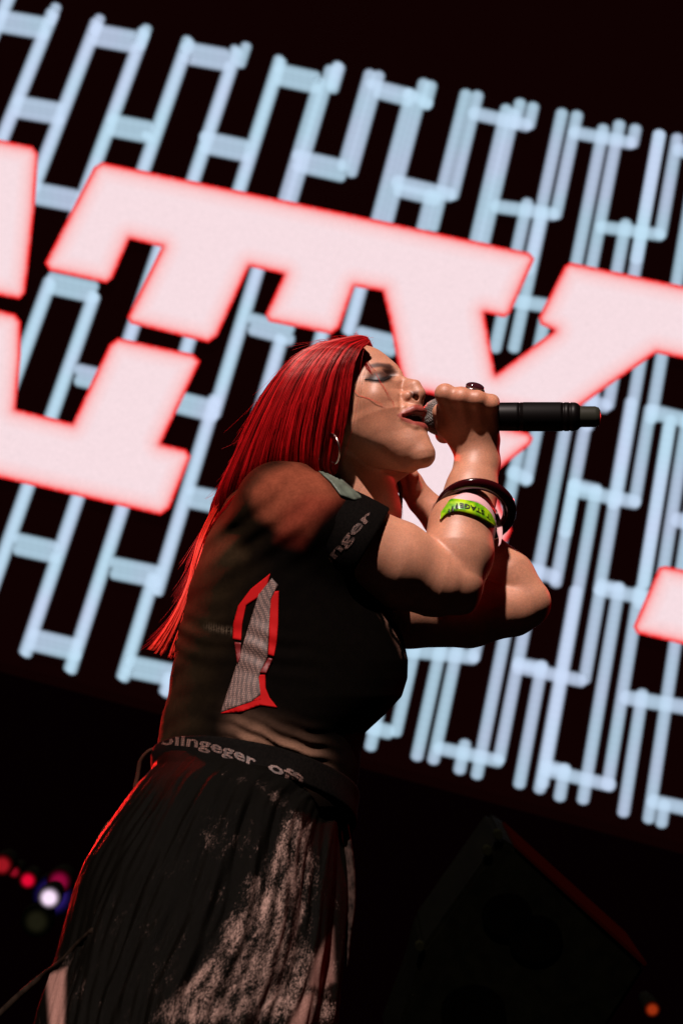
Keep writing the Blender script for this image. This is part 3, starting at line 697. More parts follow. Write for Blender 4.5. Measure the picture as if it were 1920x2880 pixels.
cloth_patch('piping', [(760, 1613), (706, 1656), (670, 1704), (656, 1755), (655, 1797), (678, 1801), (681, 1755), (692, 1702), (732, 1676), (752, 1643)], M_RED, lift=3, thick=.6, label='bright red piping')
cloth_patch('piping', [(660, 1806), (678, 1808), (676, 1850), (668, 1868)], M_DRED, lift=5)
cloth_patch('piping', [(768, 1664), (784, 1662), (783, 1700), (782, 1755), (778, 1806), (770, 1847), (754, 1842), (757, 1790), (757, 1730), (761, 1690)], M_RED, lift=3, thick=.6)
cloth_patch('piping', [(755, 1850), (767, 1853), (748, 1895), (730, 1893)], M_DRED, lift=5)
cloth_patch('piping', [(728, 1899), (746, 1896), (747, 1935), (758, 1962), (780, 1990), (732, 1983), (676, 2003), (620, 2006), (686, 1977), (735, 1968), (728, 1935), (723, 1915)], M_RED, lift=3, thick=.6)
# neckline trim, grey green
M_TRIM = mat('grey_green_trim', (.085, .105, .080), .6, noise=(60, .6, 1.7))
Bhs = bvh_of(np.vstack([Ps, Ph]), np.vstack([Qs, Qh+len(Ps)]))
cloth_patch('neck_trim', [(842, 1293), (866, 1296), (884, 1303), (919, 1325), (950, 1341), (984, 1371), (1018, 1402), (994, 1408), (956, 1394), (929, 1357), (890, 1322), (862, 1303)], M_TRIM, Bhs, 5, label='grey green neckline trim', thick=4)

# cuff and waistband: rings of black elastic round the cloth
cn = np.array([.86, .51, -.02]); cn /= np.linalg.norm(cn)
def cuff_sdf(p):
    sh = chain(p, [(880, 1478, 142, 140), (985, 1540, 132, 137), (1060, 1570, 112, 134)], 30)-6
    t = (p-np.array([985, 1570, 100]))@cn.astype(np.float32)
    return smax(smax(sh, t-24, 5), -(t+82+22*np.sin((p[:, 2]-100)*.008)), 5)
Pc, Qc = sculpt(cuff_sdf, (820, 1360, -60), (1180, 1740, 300), 4.0)
cuff = link('sleeve_band', wmesh('sleeve_band', Pc, Qc), mat('black_elastic_cuff', (.003, .0022, .0018), .8, .04, noise=(300, .6, 1.6)), shirt, label='black sleeve cuff with pinkish gothic letters')
B_c = bvh_of(Pc, Qc)
wn_ = np.array([.235, -.905, -.37]); wn_ /= np.linalg.norm(wn_)
def waist_y(x, z): return 0
def band_sdf(p):
    d = torso_sdf(p)-9
    t = (p-np.array([690, 2130, 440]))@(-wn_.astype(np.float32))
    return smax(smax(d, t-46, 6), -(t+44), 6)+1.5*wob(p, .03, .9)
Pb, Qb = sculpt(band_sdf, (380, 1950, -160), (1080, 2400, 600), 4.4)
wband = link('waistband', wmesh('waistband', Pb, Qb), mat('black_elastic_waist', (.003, .0022, .0018), .8, .04, noise=(300, .6, 1.6)), shirt, label='black waistband with pinkish gothic letters')
B_w = bvh_of(Pb, Qb)

def lettering(text, base, up, size, m_, bv, parent, lift=2.0, squash=.8, ybase=0.0, flip=False, depth=.8):
    """bold letters laid along a line on a curved surface"""
    cu = bpy.data.curves.new('txt', 'FONT'); cu.body = text; cu.size = 1; cu.offset = .022; cu.resolution_u = 2
    o = bpy.data.objects.new('txt', cu); col.objects.link(o); dg = bpy.context.evaluated_depsgraph_get(); me = bpy.data.meshes.new_from_object(o.evaluated_get(dg))
    bpy.data.objects.remove(o)
    bm = bmesh.new(); bm.from_mesh(me)
    for _ in range(5):
        e = [e for e in bm.edges if e.calc_length() > .22]
        if not e: break
        bmesh.ops.subdivide_edges(bm, edges=e, cuts=1); bmesh.ops.triangulate(bm, faces=bm.faces[:])
    bm.verts.index_update()
    V = np.array([v.co[:2] for v in bm.verts]); T = np.array([[v.index for v in f.verts] for f in bm.faces if len(f.verts) == 3]); bm.free()
    base = spl(np.asarray(base, float), 120); seg = np.r_[0, np.cumsum(np.linalg.norm(np.diff(base, axis=0), axis=1))]
    w = V[:, 0].max(); u = V[:, 0]/w*seg[-1]
    bx = np.interp(u, seg, base[:, 0]); by = np.interp(u, seg, base[:, 1])
    tx = np.gradient(base[:, 0]); ty = np.gradient(base[:, 1]); tl = np.hypot(tx, ty); tx = np.interp(u, seg, tx/tl); ty = np.interp(u, seg, ty/tl)
    up = np.asarray(up, float); h = (V[:, 1]-ybase)*size
    X = bx+up[0]*h+ (ty*h if up[0] == 0 and up[1] == 0 else 0); Y = by+up[1]*h+(-tx*h if up[0] == 0 and up[1] == 0 else 0)
    Z = np.array([hitz(bv, x, y, np.nan) for x, y in zip(X, Y)]); ok = ~np.isnan(Z)
    T = T[ok[T].all(1)]
    P = np.stack([X, Y, np.where(ok, Z, 0)+lift], 1)
    nn = np.cross(P[T[:, 1]]-P[T[:, 0]], P[T[:, 2]]-P[T[:, 0]])[:, 2]; T[nn > 0] = T[nn > 0][:, ::-1]
    par = np.arange(len(P))
    def find(a):
        while par[a] != a: par[a] = par[par[a]]; a = par[a]
        return a
    for t in T: a, b_2, c_2 = find(t[0]), find(t[1]), find(t[2]); par[b_2] = a; par[find(c_2)] = a
    root = np.array([find(t[0]) for t in T]); grp = []
    for r in np.unique(root):
        k = T[root == r]; xs = V[k.ravel(), 0]; grp.append([xs.min(), xs.max(), k])
    grp.sort(key=lambda g: g[0]); out = []
    for g in grp:
        if out and g[0] < out[-1][1]-.3*(g[1]-g[0]): out[-1][1] = max(out[-1][1], g[1]); out[-1][2] = np.vstack([out[-1][2], g[2]])
        else: out.append(g)
    for g in out:
        ids = np.unique(g[2]); mp_ = np.zeros(len(P), int); mp_[ids] = np.arange(len(ids))
        link('printed_letter', npmesh('printed_letter', W(P[ids]), mp_[g[2]]), m_, parent)
M_TXT = weave_mat('letter_weave', (.22, .11, .085), (.05, .025, .02), 330)
lettering('inger', [(926, 1592), (950, 1562), (985, 1520), (1022, 1478), (1052, 1452)], (-.66, -.62), 44, M_TXT, B_c, shirt)
lettering('olingeger', [(447, 2094), (500, 2096), (560, 2103), (610, 2116), (668, 2135), (718, 2158)], (.10, -1.0), 44, M_TXT, B_w, shirt)
lettering('offi', [(752, 2166), (785, 2178), (820, 2196), (850, 2214)], (.16, -1.0), 42, M_TXT, B_w, shirt)

#SKIRT
# ------------------------------------------------------------------ long skirt
sl = np.array([(436, 2130), (430, 2165), (384, 2215), (340, 2275), (285, 2350), (240, 2425), (208, 2506), (185, 2590), (160, 2690), (136, 2770), (108, 2850), (85, 2950), (40, 3200), (-20, 3650), (-60, 4050)], float)
sr = np.array([(1004, 2235), (1000, 2262), (968, 2310), (968, 2365), (972, 2430), (975, 2510), (972, 2590), (966, 2680), (956, 2760), (950, 2840), (948, 2910), (945, 3000), (940, 3260), (930, 3700), (930, 4080)], float)
hz_ = np.array([0, -.44, .90])
nt_, na_ = 180, 640
tt = np.linspace(0, 14, nt_); SLs = np.stack([np.interp(tt, np.arange(15), sl[:, i]) for i in (0, 1)], 1); SRs = np.stack([np.interp(tt, np.arange(15), sr[:, i]) for i in (0, 1)], 1)
cy_ = (SLs[:, 1]+SRs[:, 1])/2; zc_ = 235+(cy_-2190)*.50; depth = np.interp(tt, [0, 3, 6, 10, 14], [252, 330, 380, 420, 470])
th = np.linspace(0, 2*np.pi, na_, endpoint=False)
TT, TH = np.meshgrid(tt, th, indexing='ij')
amp = np.interp(TT, [0, 1, 3, 7, 14], [.008, .030, .062, .088, .10])
tw = TH-.042*TT+.035*np.sin(TT*.8+2*TH)
def ridge(x, sharp=1.0): return 1-np.abs(np.sin(x))**sharp*2                       # narrow ridges, wide valleys
ampv = .55+.45*np.sin(TH*2.3+1.1)*np.sin(TH*5.1+.3)
fold = .55*ridge(tw*7.3+.4*np.sin(TH*3), .75)*ampv+.32*np.sin(tw*19+1.4*np.sin(TH*4)+.25*TT)+.06*np.sin(tw*37+1.6*np.sin(TT*.9)+2*np.sin(TH*6))*sstep(1, 5, TT)
fold += .10*np.sin(tw*61+TT)*sstep(0, 2, TT)*np.sin(TH*7+TT)
edge = np.abs(np.cos(TH))**8
rr_ = 1+amp*fold*(1-.75*edge)
c_ = (SLs+SRs)/2; hx_ = (SRs-SLs)/2
X = c_[:, 0][:, None]+hx_[:, 0][:, None]*np.cos(TH)*rr_; Y = c_[:, 1][:, None]+hx_[:, 1][:, None]*np.cos(TH)*rr_+hz_[1]*depth[:, None]*np.sin(TH)*rr_*.42; Z = zc_[:, None]+hz_[2]*depth[:, None]*np.sin(TH)*rr_
Pk = np.stack([X, Y, Z], -1).reshape(-1, 3)
i, j = np.meshgrid(np.arange(nt_-1), np.arange(na_), indexing='ij'); j2 = (j+1) % na_
Qk = np.stack([i*na_+j, i*na_+j2, (i+1)*na_+j2, (i+1)*na_+j], -1).reshape(-1, 4)
pm = poly_dist(Pk, [(610, 2168), (720, 2180), (800, 2225), (880, 2300), (905, 2420), (890, 2540), (870, 2640), (960, 2700), (960, 2900), (380, 2900), (470, 2780), (600, 2640), (660, 2500), (740, 2400), (790, 2290), (700, 2210), (620, 2200)])
print_ = (1-sstep(-50, 45, pm))
pm2 = poly_dist(Pk, [(130, 2740), (190, 2720), (185, 2900), (140, 2900)]); face_m = 1-sstep(-14, 6, pm2)
pm3 = poly_dist(Pk, [(880, 2700), (935, 2610), (940, 2760), (900, 2785), (865, 2775)]); face_m = np.maximum(face_m, .85*(1-sstep(-14, 8, pm3)))
pm4 = poly_dist(Pk, [(845, 2800), (885, 2790), (870, 2900), (800, 2900)]); face_m = np.maximum(face_m, .7*(1-sstep(-14, 8, pm4)))
spk_ = np.exp(-((Pk[:, 0]-630)/150)**2-((Pk[:, 1]-2360)/130)**2)*.62+np.exp(-((Pk[:, 0]-430)/130)**2-((Pk[:, 1]-2560)/230)**2)*.45+np.exp(-((Pk[:, 0]-350)/150)**2-((Pk[:, 1]-2800)/120)**2)*.3
zone = np.stack([np.maximum(np.maximum(print_, spk_), .62*sstep(2280, 2650, Pk[:, 1])*(.75+.25*np.sin(Pk[:, 0]*.021+1)*np.sin(Pk[:, 1]*.013))), face_m, np.zeros(len(Pk))], 1)
uvp = np.stack([(tw*60).ravel(), (TT*4.5).ravel(), np.zeros(len(Pk))], 1)
m = bpy.data.materials.new('printed_skirt_cloth'); m.use_nodes = True; nt = m.node_tree; N, Lk = nt.nodes, nt.links; b_ = N['Principled BSDF']
b_.inputs['Roughness'].default_value = .55; b_.inputs['Specular IOR Level'].default_value = .035
a1 = N.new('ShaderNodeAttribute'); a1.attribute_name = 'zone'; sp_ = N.new('ShaderNodeSeparateColor'); Lk.new(a1.outputs['Color'], sp_.inputs[0])
a2 = N.new('ShaderNodeAttribute'); a2.attribute_name = 'weft'
n1 = N.new('ShaderNodeTexNoise'); n1.inputs['Scale'].default_value = 1.9; n1.inputs['Detail'].default_value = 5; n1.inputs['Roughness'].default_value = .8; n1.inputs['Distortion'].default_value = .7; Lk.new(a2.outputs['Vector'], n1.inputs['Vector'])
n2 = N.new('ShaderNodeTexNoise'); n2.inputs['Scale'].default_value = .22; n2.inputs['Detail'].default_value = 3; Lk.new(a2.outputs['Vector'], n2.inputs['Vector'])
ad = N.new('ShaderNodeMath'); ad.operation = 'MULTIPLY_ADD'; ad.inputs[1].default_value = .55; Lk.new(n2.outputs[0], ad.inputs[0]); Lk.new(n1.outputs[0], ad.inputs[2])      # ~ .77
a3 = N.new('ShaderNodeMath'); a3.operation = 'MULTIPLY_ADD'; a3.inputs[1].default_value = .36; Lk.new(sp_.outputs[0], a3.inputs[0]); Lk.new(ad.outputs[0], a3.inputs[2])
r1 = N.new('ShaderNodeMapRange'); r1.inputs[1].default_value = 1.10; r1.inputs[2].default_value = 1.30; Lk.new(a3.outputs[0], r1.inputs[0])
mxa = N.new('ShaderNodeMix'); mxa.data_type = 'RGBA'; mxa.inputs[6].default_value = (.0020, .0015, .0009, 1); mxa.inputs[7].default_value = (.34, .215, .18, 1); Lk.new(r1.outputs[0], mxa.inputs[0])
r2 = N.new('ShaderNodeMapRange'); r2.inputs[1].default_value = .25; r2.inputs[2].default_value = .5; r2.inputs[3].default_value = .2
Lk.new(n1.outputs[0], r2.inputs[0]); m2_ = N.new('ShaderNodeMath'); m2_.operation = 'MULTIPLY'; Lk.new(r2.outputs[0], m2_.inputs[0]); Lk.new(sp_.outputs[1], m2_.inputs[1])
mxb = N.new('ShaderNodeMix'); mxb.data_type = 'RGBA'; mxb.inputs[7].default_value = (.33, .17, .14, 1); Lk.new(mxa.outputs[2], mxb.inputs[6]); Lk.new(m2_.outputs[0], mxb.inputs[0])
Lk.new(mxb.outputs[2], b_.inputs['Base Color'])
bp = N.new('ShaderNodeBump'); bp.inputs['Strength'].default_value = .5; bp.inputs['Distance'].default_value = .003; Lk.new(n1.outputs[0], bp.inputs['Height']); Lk.new(bp.outputs[0], b_.inputs['Normal'])
M_SKIRT = m
me = wmesh('skirt', Pk, Qk[:, ::-1]); setcol(me, 'zone', zone)
at_ = me.attributes.new('weft', 'FLOAT_VECTOR', 'POINT'); at_.data.foreach_set('vector', uvp.astype(np.float32).ravel())
skirt = link('skirt', me, M_SKIRT, person, label='long dark gathered skirt with pinkish bark-like print')
skirt.modifiers.new('s', 'SOLIDIFY').thickness = .0012
B_k = bvh_of(Pk, Qk[:, ::-1])
# hanging strip of cloth at the front, seams, drawstrings
def ribbon(name, path, wid, m_, parent, **kw):
    p = spl(path, 40); t = np.gradient(p[:, :2], axis=0); t /= np.linalg.norm(t, axis=1)[:, None]; n = np.stack([-t[:, 1], t[:, 0]], 1)
    w_ = np.interp(np.linspace(0, 1, 40), np.linspace(0, 1, len(wid)), wid)
    rows = []
    for k, (a, zz) in enumerate(((-1, 0), (-.4, 6), (.3, -3), (1, 4))):
        rows.append(np.c_[p[:, :2]+n*w_[:, None]*a, p[:, 2]+zz])
    V = np.concatenate(rows); q = [(r*40+i, r*40+i+1, (r+1)*40+i+1, (r+1)*40+i) for r in range(3) for i in range(39)]
    o = link(name, npmesh(name, W(V), np.array(q)), m_, parent, **kw); o.modifiers.new('s', 'SOLIDIFY').thickness = .0015; return o
M_DARKC = mat('dark_printed_cloth', (.018, .010, .008), .7, .05, noise=(120, .0, 2.6))
ribbon('backlit_fold', [(945, 2296, 330), (948, 2350, 370), (938, 2430, 420), (915, 2520, 470), (890, 2600, 520)], [3, 7, 9, 7, 3], mat('red_backlight_tint', (.16, .006, .005), .55), skirt)  # red glow of the back light put into the ribbon colour
ribbon('front_drape', [(966, 2290, 330), (975, 2360, 360), (984, 2440, 400), (988, 2540, 440), (978, 2640, 480), (974, 2720, 510)], [6, 10, 12, 10, 7, 3], M_DARKC, skirt)
def cord(name, path, r, m_, parent, n=60, sides=8, **kw):
    V, q = tube(W(spl(path, n)), r*PXM, sides); return link(name, mesh_quads(name, V, q), m_, parent, **kw)
M_CORD = mat('dark_brown_cord', (.010, .006, .004), .8, .03, noise=(90, .5, 1.8))
M_ROPE = mat('brown_rope', (.045, .016, .010), .8, .05)
def rope(path, r, parent, name='belt_rope', **kw):
    p = spl(path, 120); L_ = np.r_[0, np.cumsum(np.linalg.norm(np.diff(p, axis=0), axis=1))]; ps = []
    for ph in (0, 2.09, 4.18):
        a = L_*.35+ph; ps.append(tube(W(p+np.stack([np.cos(a)*r*.55, np.sin(a)*r*.3, np.sin(a)*r*.55], 1)), r*.6*PXM, 6))
    V, q = merge(ps); return link(name, mesh_quads(name, V, q), M_ROPE, parent, **kw)
rope([(446, 2104, 215), (420, 2112, 205), (396, 2140, 200), (388, 2180, 205), (380, 2215, 215)], 6, skirt)
rope([(392, 2200, 225), (366, 2250, 240), (345, 2290, 255), (310, 2310, 260), (288, 2340, 280), (270, 2372, 295)], 4.5, skirt)
def surf(pts, b, lift, dz=260): return [(x, y, (hitz(b, x, y, None) if hitz(b, x, y, None) is not None else dz)+lift) for x, y in pts]
cb = thing('cable', W([(215, 2665, 500)])[0], 'thin dark cable running from the skirt down to the lower left corner', 'cable')
cord('cable_run', surf([(262, 2618), (215, 2662), (175, 2705)], B_k, 3)+[(120, 2745, 560), (60, 2795, 600), (0, 2852, 640), (-80, 2930, 700)], 8.5, M_CORD, cb)
# boots and calves below the frame, under the skirt
M_BOOT = mat('black_leather', (.01, .01, .01), .35)
for sx in (-1, 1):
    base = Vector((feet[0]+.10*sx, feet[1]+.02, 0)); bm = bmesh.new()
    for (dx, dy, z, r, ex) in [(0, 0, 0, .05, 2.0)]: pass
    Vb, qb = tube(np.array([base+Vector((0, 0, z)) for z in (.02, .10, .25, .40)]), [.05, .048, .055, .062], 16)
    Vf, qf = tube(np.array([base+Vector((x, 0, z)) for x, z in ((-.06, .045), (0, .05), (.08, .045), (.15, .035), (.19, .03))]), [.035, .048, .045, .04, .02], 16)
    V, q = merge([(Vb, qb), (Vf, qf)]); link('boot', mesh_quads('boot', V, q), M_BOOT, person)
#HAIR_BEGIN
# ------------------------------------------------------------------ hair
m = bpy.data.materials.new('red_hair'); m.use_nodes = True; nt = m.node_tree; N, Lk = nt.nodes, nt.links; b_ = N['Principled BSDF']
a1 = N.new('ShaderNodeAttribute'); a1.attribute_name = 'tone'; Lk.new(a1.outputs['Color'], b_.inputs['Base Color'])
b_.inputs['Roughness'].default_value = .36; b_.inputs['Specular IOR Level'].default_value = .45
b_.inputs['Specular Tint'].default_value = (1, .35, .32, 1)
M_HAIR = m
G = {}
G[0] = [(1036, 962, -70), (1008, 988, -40), (988, 1035, -15), (978, 1090, 0), (970, 1150, 5), (962, 1220, 0), (952, 1290, -20), (938, 1342, -40)]
G[1] = [(1032, 955, -75), (990, 982, -30), (958, 1040, 5), (943, 1110, 20), (930, 1180, 25), (916, 1250, 20), (906, 1310, 5), (928, 1350, -20)]
G[2] = [(1028, 950, -85), (962, 972, -30), (915, 1040, 18), (888, 1120, 42), (868, 1200, 48), (858, 1270, 40), (862, 1330, 20), (905, 1385, -30)]
G[3] = [(1022, 947, -95), (930, 970, -40), (862, 1045, 15), (820, 1135, 40), (796, 1220, 42), (782, 1290, 30), (780, 1350, 0), (800, 1420, -50)]
G[4] = [(1015, 945, -110), (902, 974, -80), (820, 1052, -20), (768, 1150, 5), (732, 1240, 5), (706, 1320, -10), (686, 1385, -50), (660, 1450, -90)]
G[5] = [(1008, 944, -150), (882, 976, -130), (800, 1045, -90), (738, 1148, -75), (692, 1245, -75), (656, 1325, -80), (634, 1395, -100), (640, 1480, -140)]
G[6] = [(1002, 944, -205), (872, 976, -200), (790, 1045, -190), (718, 1150, -180), (662, 1280, -175), (620, 1370, -165), (596, 1440, -170), (606, 1530, -180)]
G[7] = [(1002, 946, -230), (882, 980, -270), (805, 1050, -300), (735, 1160, -310), (685, 1290, -290), (645, 1385, -260), (616, 1460, -220), (618, 1540, -190)]
G[8] = [(1010, 950, -250), (930, 985, -330), (870, 1070, -370), (830, 1180, -375), (800, 1290, -360), (780, 1380, -320), (760, 1460, -280), (740, 1520, -260)]
G[9] = [(1036, 960, -240), (1050, 985, -290), (1052, 1050, -345), (1030, 1150, -365), (1020, 1250, -360), (1030, 1340, -340), (1060, 1420, -320), (1080, 1480, -300)]
NG, NT = 9, 36
GS = np.array([spl(G[k], NT) for k in range(10)])
def sheet(u, n=NT):
    """guide curve between neighbouring guides, u in 0..9"""
    i = min(int(u), 8); f = u-i
    a, b, c, d = GS[max(i-1, 0)], GS[i], GS[i+1], GS[min(i+2, 9)]
    return .5*((2*b)+(-a+c)*f+(2*a-5*b+4*c-d)*f*f+(-a+3*b-3*c+d)*f**3)
cent = np.array([900, 1150, -190.])
def pushin(P, amt):
    v = P-cent; v[:, 1] *= .25 if False else 1; L_ = np.linalg.norm(v, axis=1)[:, None]; return P-v/L_*np.asarray(amt).reshape(-1, 1)
hc, hr_, hcol = [], [], []
clump = rng.normal(0, 1, (400, 2))
def base_tone(k):
    return np.array([.66, .010, .014])*k
for i in range(7600):
    u = rng.random()*9.0 if i % 4 else rng.random()*5.0
    c = sheet(min(u, 8.999)).copy(); t = np.linspace(0, 1, NT)
    ci = int(u*30) % 400
    dep = abs(rng.normal(0, 1))*4.5*(1-.5*t)*np.where(t < .1, t*10, 1)
    c = pushin(c, dep-2)
    ph = rng.random()*6.28; am = rng.normal(0, 2.2)
    c[:, 0] += am*np.sin(t*5+ph)+clump[ci, 0]*2.2*t; c[:, 2] += clump[ci, 1]*3.5*t+am*np.cos(t*4+ph)
    n = int(NT*(1 if rng.random() > .3 or u > 4.4 else .92-.10*rng.random()))
    hc.append(c[:n:2] if n > 24 else c[:n]); hr_.append(.62+.35*rng.random()); hcol.append(base_tone(.26+.85*rng.random()**1.5+.10*clump[ci, 0]+.18*math.sin(u*9+1)))
# lower back tail
T0 = spl([(640, 1370, -150), (598, 1430, -170), (565, 1500, -170), (545, 1570, -120), (530, 1640, -60), (492, 1730, -10), (448, 1800, 20), (418, 1838, 30)], NT)
T1 = spl([(668, 1380, -150), (622, 1445, -170), (588, 1520, -150), (560, 1590, -100), (545, 1660, -40), (524, 1750, 10), (508, 1820, 30), (498, 1862, 40)], NT)
for i in range(1500):
    w_ = rng.random(); t = np.linspace(0, 1, NT); c = T0*(1-w_)+T1*w_
    c[:, 2] += rng.normal(0, 14); ph = rng.random()*6.28; am = rng.normal(0, 2.0)
    c[:, 0] += am*np.sin(t*6+ph)*t; cl = clump[int(w_*14)]; c[:, 0] += cl[0]*6*t**2; c[:, 1] += cl[1]*8*t**3
    n = int(NT*(.86+.14*rng.random()))
    hc.append(c[:n:2]); hr_.append(.6+.3*rng.random()); hcol.append(base_tone(1.1+.8*rng.random())+np.array([.1, .035, .01]))  # brighter, more orange tone stands in for light shining through the tail
# strands drifting over the near shoulder from the nape
for i in range(140):
    w_ = rng.random()
    c = spl([(860+w_*30, 1290, 0), (800, 1318+w_*8, 60), (730, 1345+w_*12, 80), (670, 1385+w_*16, 40), (622-w_*10, 1440+w_*20, -20), (596-w_*16, 1510, -60), (570, 1560+w_*20, -80)], 20)
    c += rng.normal(0, 1.5, 3); hc.append(c[3:]); hr_.append(.6); hcol.append(base_tone(.8+.5*rng.random()))
def fly(pts, n, sp, r=.5, k=1.1):
    for i in range(n):
        o_ = rng.normal(0, sp, 3); e_ = rng.normal(0, sp*2.2, 3); q = np.array(pts, float)+o_
        q += np.linspace(0, 1, len(pts))[:, None]**2*e_; hc.append(spl(q, 12)); hr_.append(r); hcol.append(base_tone(k*(.8+.4*rng.random())))
# fine stray hairs
for i in range(150):
    u = 5.2+rng.random()*1.6; c = sheet(u); s0 = rng.integers(1, 26); L_ = rng.integers(4, 9); seg = c[s0:s0+L_].copy(); k = len(seg)
    if k < 3: continue
    out = np.array([-.8, -.45, 0])*np.linspace(0, 1, k)[:, None]**1.6*rng.exponential(9); hc.append(seg+out); hr_.append(.38); hcol.append(base_tone(1.0))
for i in range(46):
    s0 = rng.integers(8, 26); c = T0[s0:s0+9].copy(); k = len(c); out = np.array([-1, .12, 0])*np.linspace(0, 1, k)[:, None]**1.5*rng.uniform(3, 40); hc.append(c+out); hr_.append(.28); hcol.append(base_tone(1.0))
for i in range(70):
    x = rng.uniform(900, 1050); y = np.interp(x, [900, 1000, 1050], [968, 944, 972]); a = rng.uniform(-2.9, -2.2) if x < 990 else rng.uniform(-2.4, -1.0)
    L_ = rng.uniform(10, 34); p = [(x, y+4, -190), (x+math.cos(a)*L_*.5, y+math.sin(a)*L_*.35, -185), (x+math.cos(a)*L_*1.2, y+math.sin(a)*L_*.42, -180)]
    hc.append(spl(p, 7)); hr_.append(.4); hcol.append(base_tone(1.1))
zc = lambda x, y, d=-120: hitz(B_head, x, y, d)+3
def onface(pts): return [(x, y, zc(x, y)) for x, y in pts]
fly(onface([(1014, 975), (1024, 1000), (1034, 1022), (1052, 1048)]), 13, 2.6, .42, .6)
fly(onface([(1012, 978), (1020, 1004), (1030, 1030), (1046, 1052)]), 10, 2.4, .42, .5)
fly(onface([(1066, 1072), (1080, 1092), (1092, 1112), (1106, 1132), (1110, 1150)]), 2, 1.0, .3)
fly(onface([(985, 1080), (1010, 1110), (1050, 1125), (1085, 1145)]), 2, 1.2, .32)
fly(onface([(1056, 1052), (1072, 1082), (1086, 1100), (1100, 1128)]), 2, 1.4, .28)
fly([(1120, 1370, -300), (1128, 1410, -300), (1130, 1450, -300), (1124, 1490, -300)], 7, 2.5, .5)
for i in range(90):
    c = sheet(rng.random()*.5).copy(); t = np.linspace(0, 1, NT); c[:, 0] += rng.exponential(5)*np.sin(t*3.1)+rng.normal(0, 1.5)*np.sin(t*9+rng.random()*6); c[:, 2] += 4
    hc.append(c[1:int(NT*rng.uniform(.6, 1)):2]); hr_.append(.4); hcol.append(base_tone(.5+.6*rng.random()))
def strand_mesh(curves, rads, cols):
    byn = {}
    for c, r, k in zip(curves, rads, cols): byn.setdefault(len(c), []).append((c, r, k))
    VV, QQ, CC, o = [], [], [], 0
    for n, lst in byn.items():
        C = np.array([a[0] for a in lst]); R = np.array([a[1] for a in lst])[:, None]*np.r_[.7, np.ones(n-2), .25][None]; K = np.array([a[2] for a in lst])
        Wp = W(C.reshape(-1, 3)).reshape(C.shape); T = np.gradient(Wp, axis=1); T /= np.linalg.norm(T, axis=2)[..., None]+1e-12
        A = np.cross(T, FW+np.array([.1, 0, .05])); A /= np.linalg.norm(A, axis=2)[..., None]+1e-9; B = np.cross(T, A)
        th = np.array([0, 2.094, 4.189]); V = Wp[:, :, None]+(R*PXM)[:, :, None, None]*(np.cos(th)[:, None]*A[:, :, None]+np.sin(th)[:, None]*B[:, :, None])
        m_ = len(lst); idx = np.arange(m_*n*3).reshape(m_, n, 3)+o
        q = np.stack([idx[:, :-1], np.roll(idx, -1, 2)[:, :-1], np.roll(idx, -1, 2)[:, 1:], idx[:, 1:]], -1).reshape(-1, 4)
        VV.append(V.reshape(-1, 3)); QQ.append(q); CC.append(np.repeat(K, n*3, 0)); o += m_*n*3
    me = npmesh('hair', np.vstack(VV), np.vstack(QQ)); setcol(me, 'tone', np.clip(np.vstack(CC), 0, 1)); return me
me = strand_mesh(hc, hr_, hcol)
hair = link('hair', me, M_HAIR, person, label='long straight bright red hair falling down her back')
# under-layer the strands lie on
us = np.linspace(0, 8.999, 120); S_ = np.array([sheet(u) for u in us]); S2 = pushin(S_.reshape(-1, 3).copy(), np.where(np.tile(np.linspace(0, 1, NT), 120) < .06, 3, 7)).reshape(S_.shape)
i, j = np.meshgrid(np.arange(119), np.arange(NT-1), indexing='ij'); q = np.stack([i*NT+j, i*NT+j+1, (i+1)*NT+j+1, (i+1)*NT+j], -1).reshape(-1, 4)
me = wmesh('hair_underlayer', S2.reshape(-1, 3), q); setcol(me, 'tone', np.tile(base_tone(.7), (len(me.vertices), 1)))
link('hair_underlayer', me, M_HAIR, hair)
# dark cord and lock hanging behind the chin
cord('dark_lock', [(1118, 1345, -280), (1126, 1380, -275), (1124, 1430, -275), (1104, 1470, -280), (1080, 1490, -280)], 6, mat('dark_lock_hair', (.02, .004, .004), .5), hair)

#PROPS_BEGIN
# ------------------------------------------------------------------ microphone and jewellery
M_MIC = mat('mic_black_metal', (.0025, .0012, .0012), .45, .16); M_STEEL = mat('mic_grille_steel', (.30, .27, .25), .42, .5, metal=.45); M_MDK = mat('mic_dark', (.004, .004, .004), .7)
mz, my = -188, 1172
mic = thing('microphone', W([(1400, my, mz)])[0], 'black cordless handheld microphone with steel mesh head in her right hand', 'microphone')
def lathe(prof_, name, m_, par, sides=48, axis_y=(my, my), zz=mz, **kw):
    V, q = [], []; n = len(prof_); th = np.linspace(0, 2*np.pi, sides, endpoint=False)
    for x, r in prof_: V.append(np.stack([np.full(sides, x), my+r*np.cos(th), zz+r*np.sin(th)], 1))
    for i in range(n-1):
        for j in range(sides):
            k = (j+1) % sides; q.append((i*sides+j, i*sides+k, (i+1)*sides+k, (i+1)*sides+j))
    return link(name, mesh_quads(name, W(np.vstack(V)), q), m_, par, **kw)
h_ = lathe([(1286, 0), (1286, 36), (1300, 39), (1450, 40.5), (1458, 40.5), (1458.5, 39.3), (1461, 39.3), (1461.5, 40.5), (1580, 40.8), (1581, 39.4), (1585, 39.4), (1586, 40.8), (1598, 40.8), (1599, 39.2), (1603, 39.2), (1604, 40.6), (1616, 40.4), (1624, 37), (1630, 31)], 'handle', M_MIC, mic)
lathe([(1629, 31), (1634, 29.5), (1672, 29.5), (1682, 26), (1687, 18), (1689, 0)], 'antenna_cap', mat('cap_plastic', (.03, .03, .022), .35), mic)
lathe([(1470, 41.1), (1471, 41.2), (1574, 41.2), (1575, 41.1)], 'grip_sleeve', mat('grip_rubber', (.0022, .001, .001), .6, .1), mic)
ballc = np.array([1238, my, mz+0.]); 
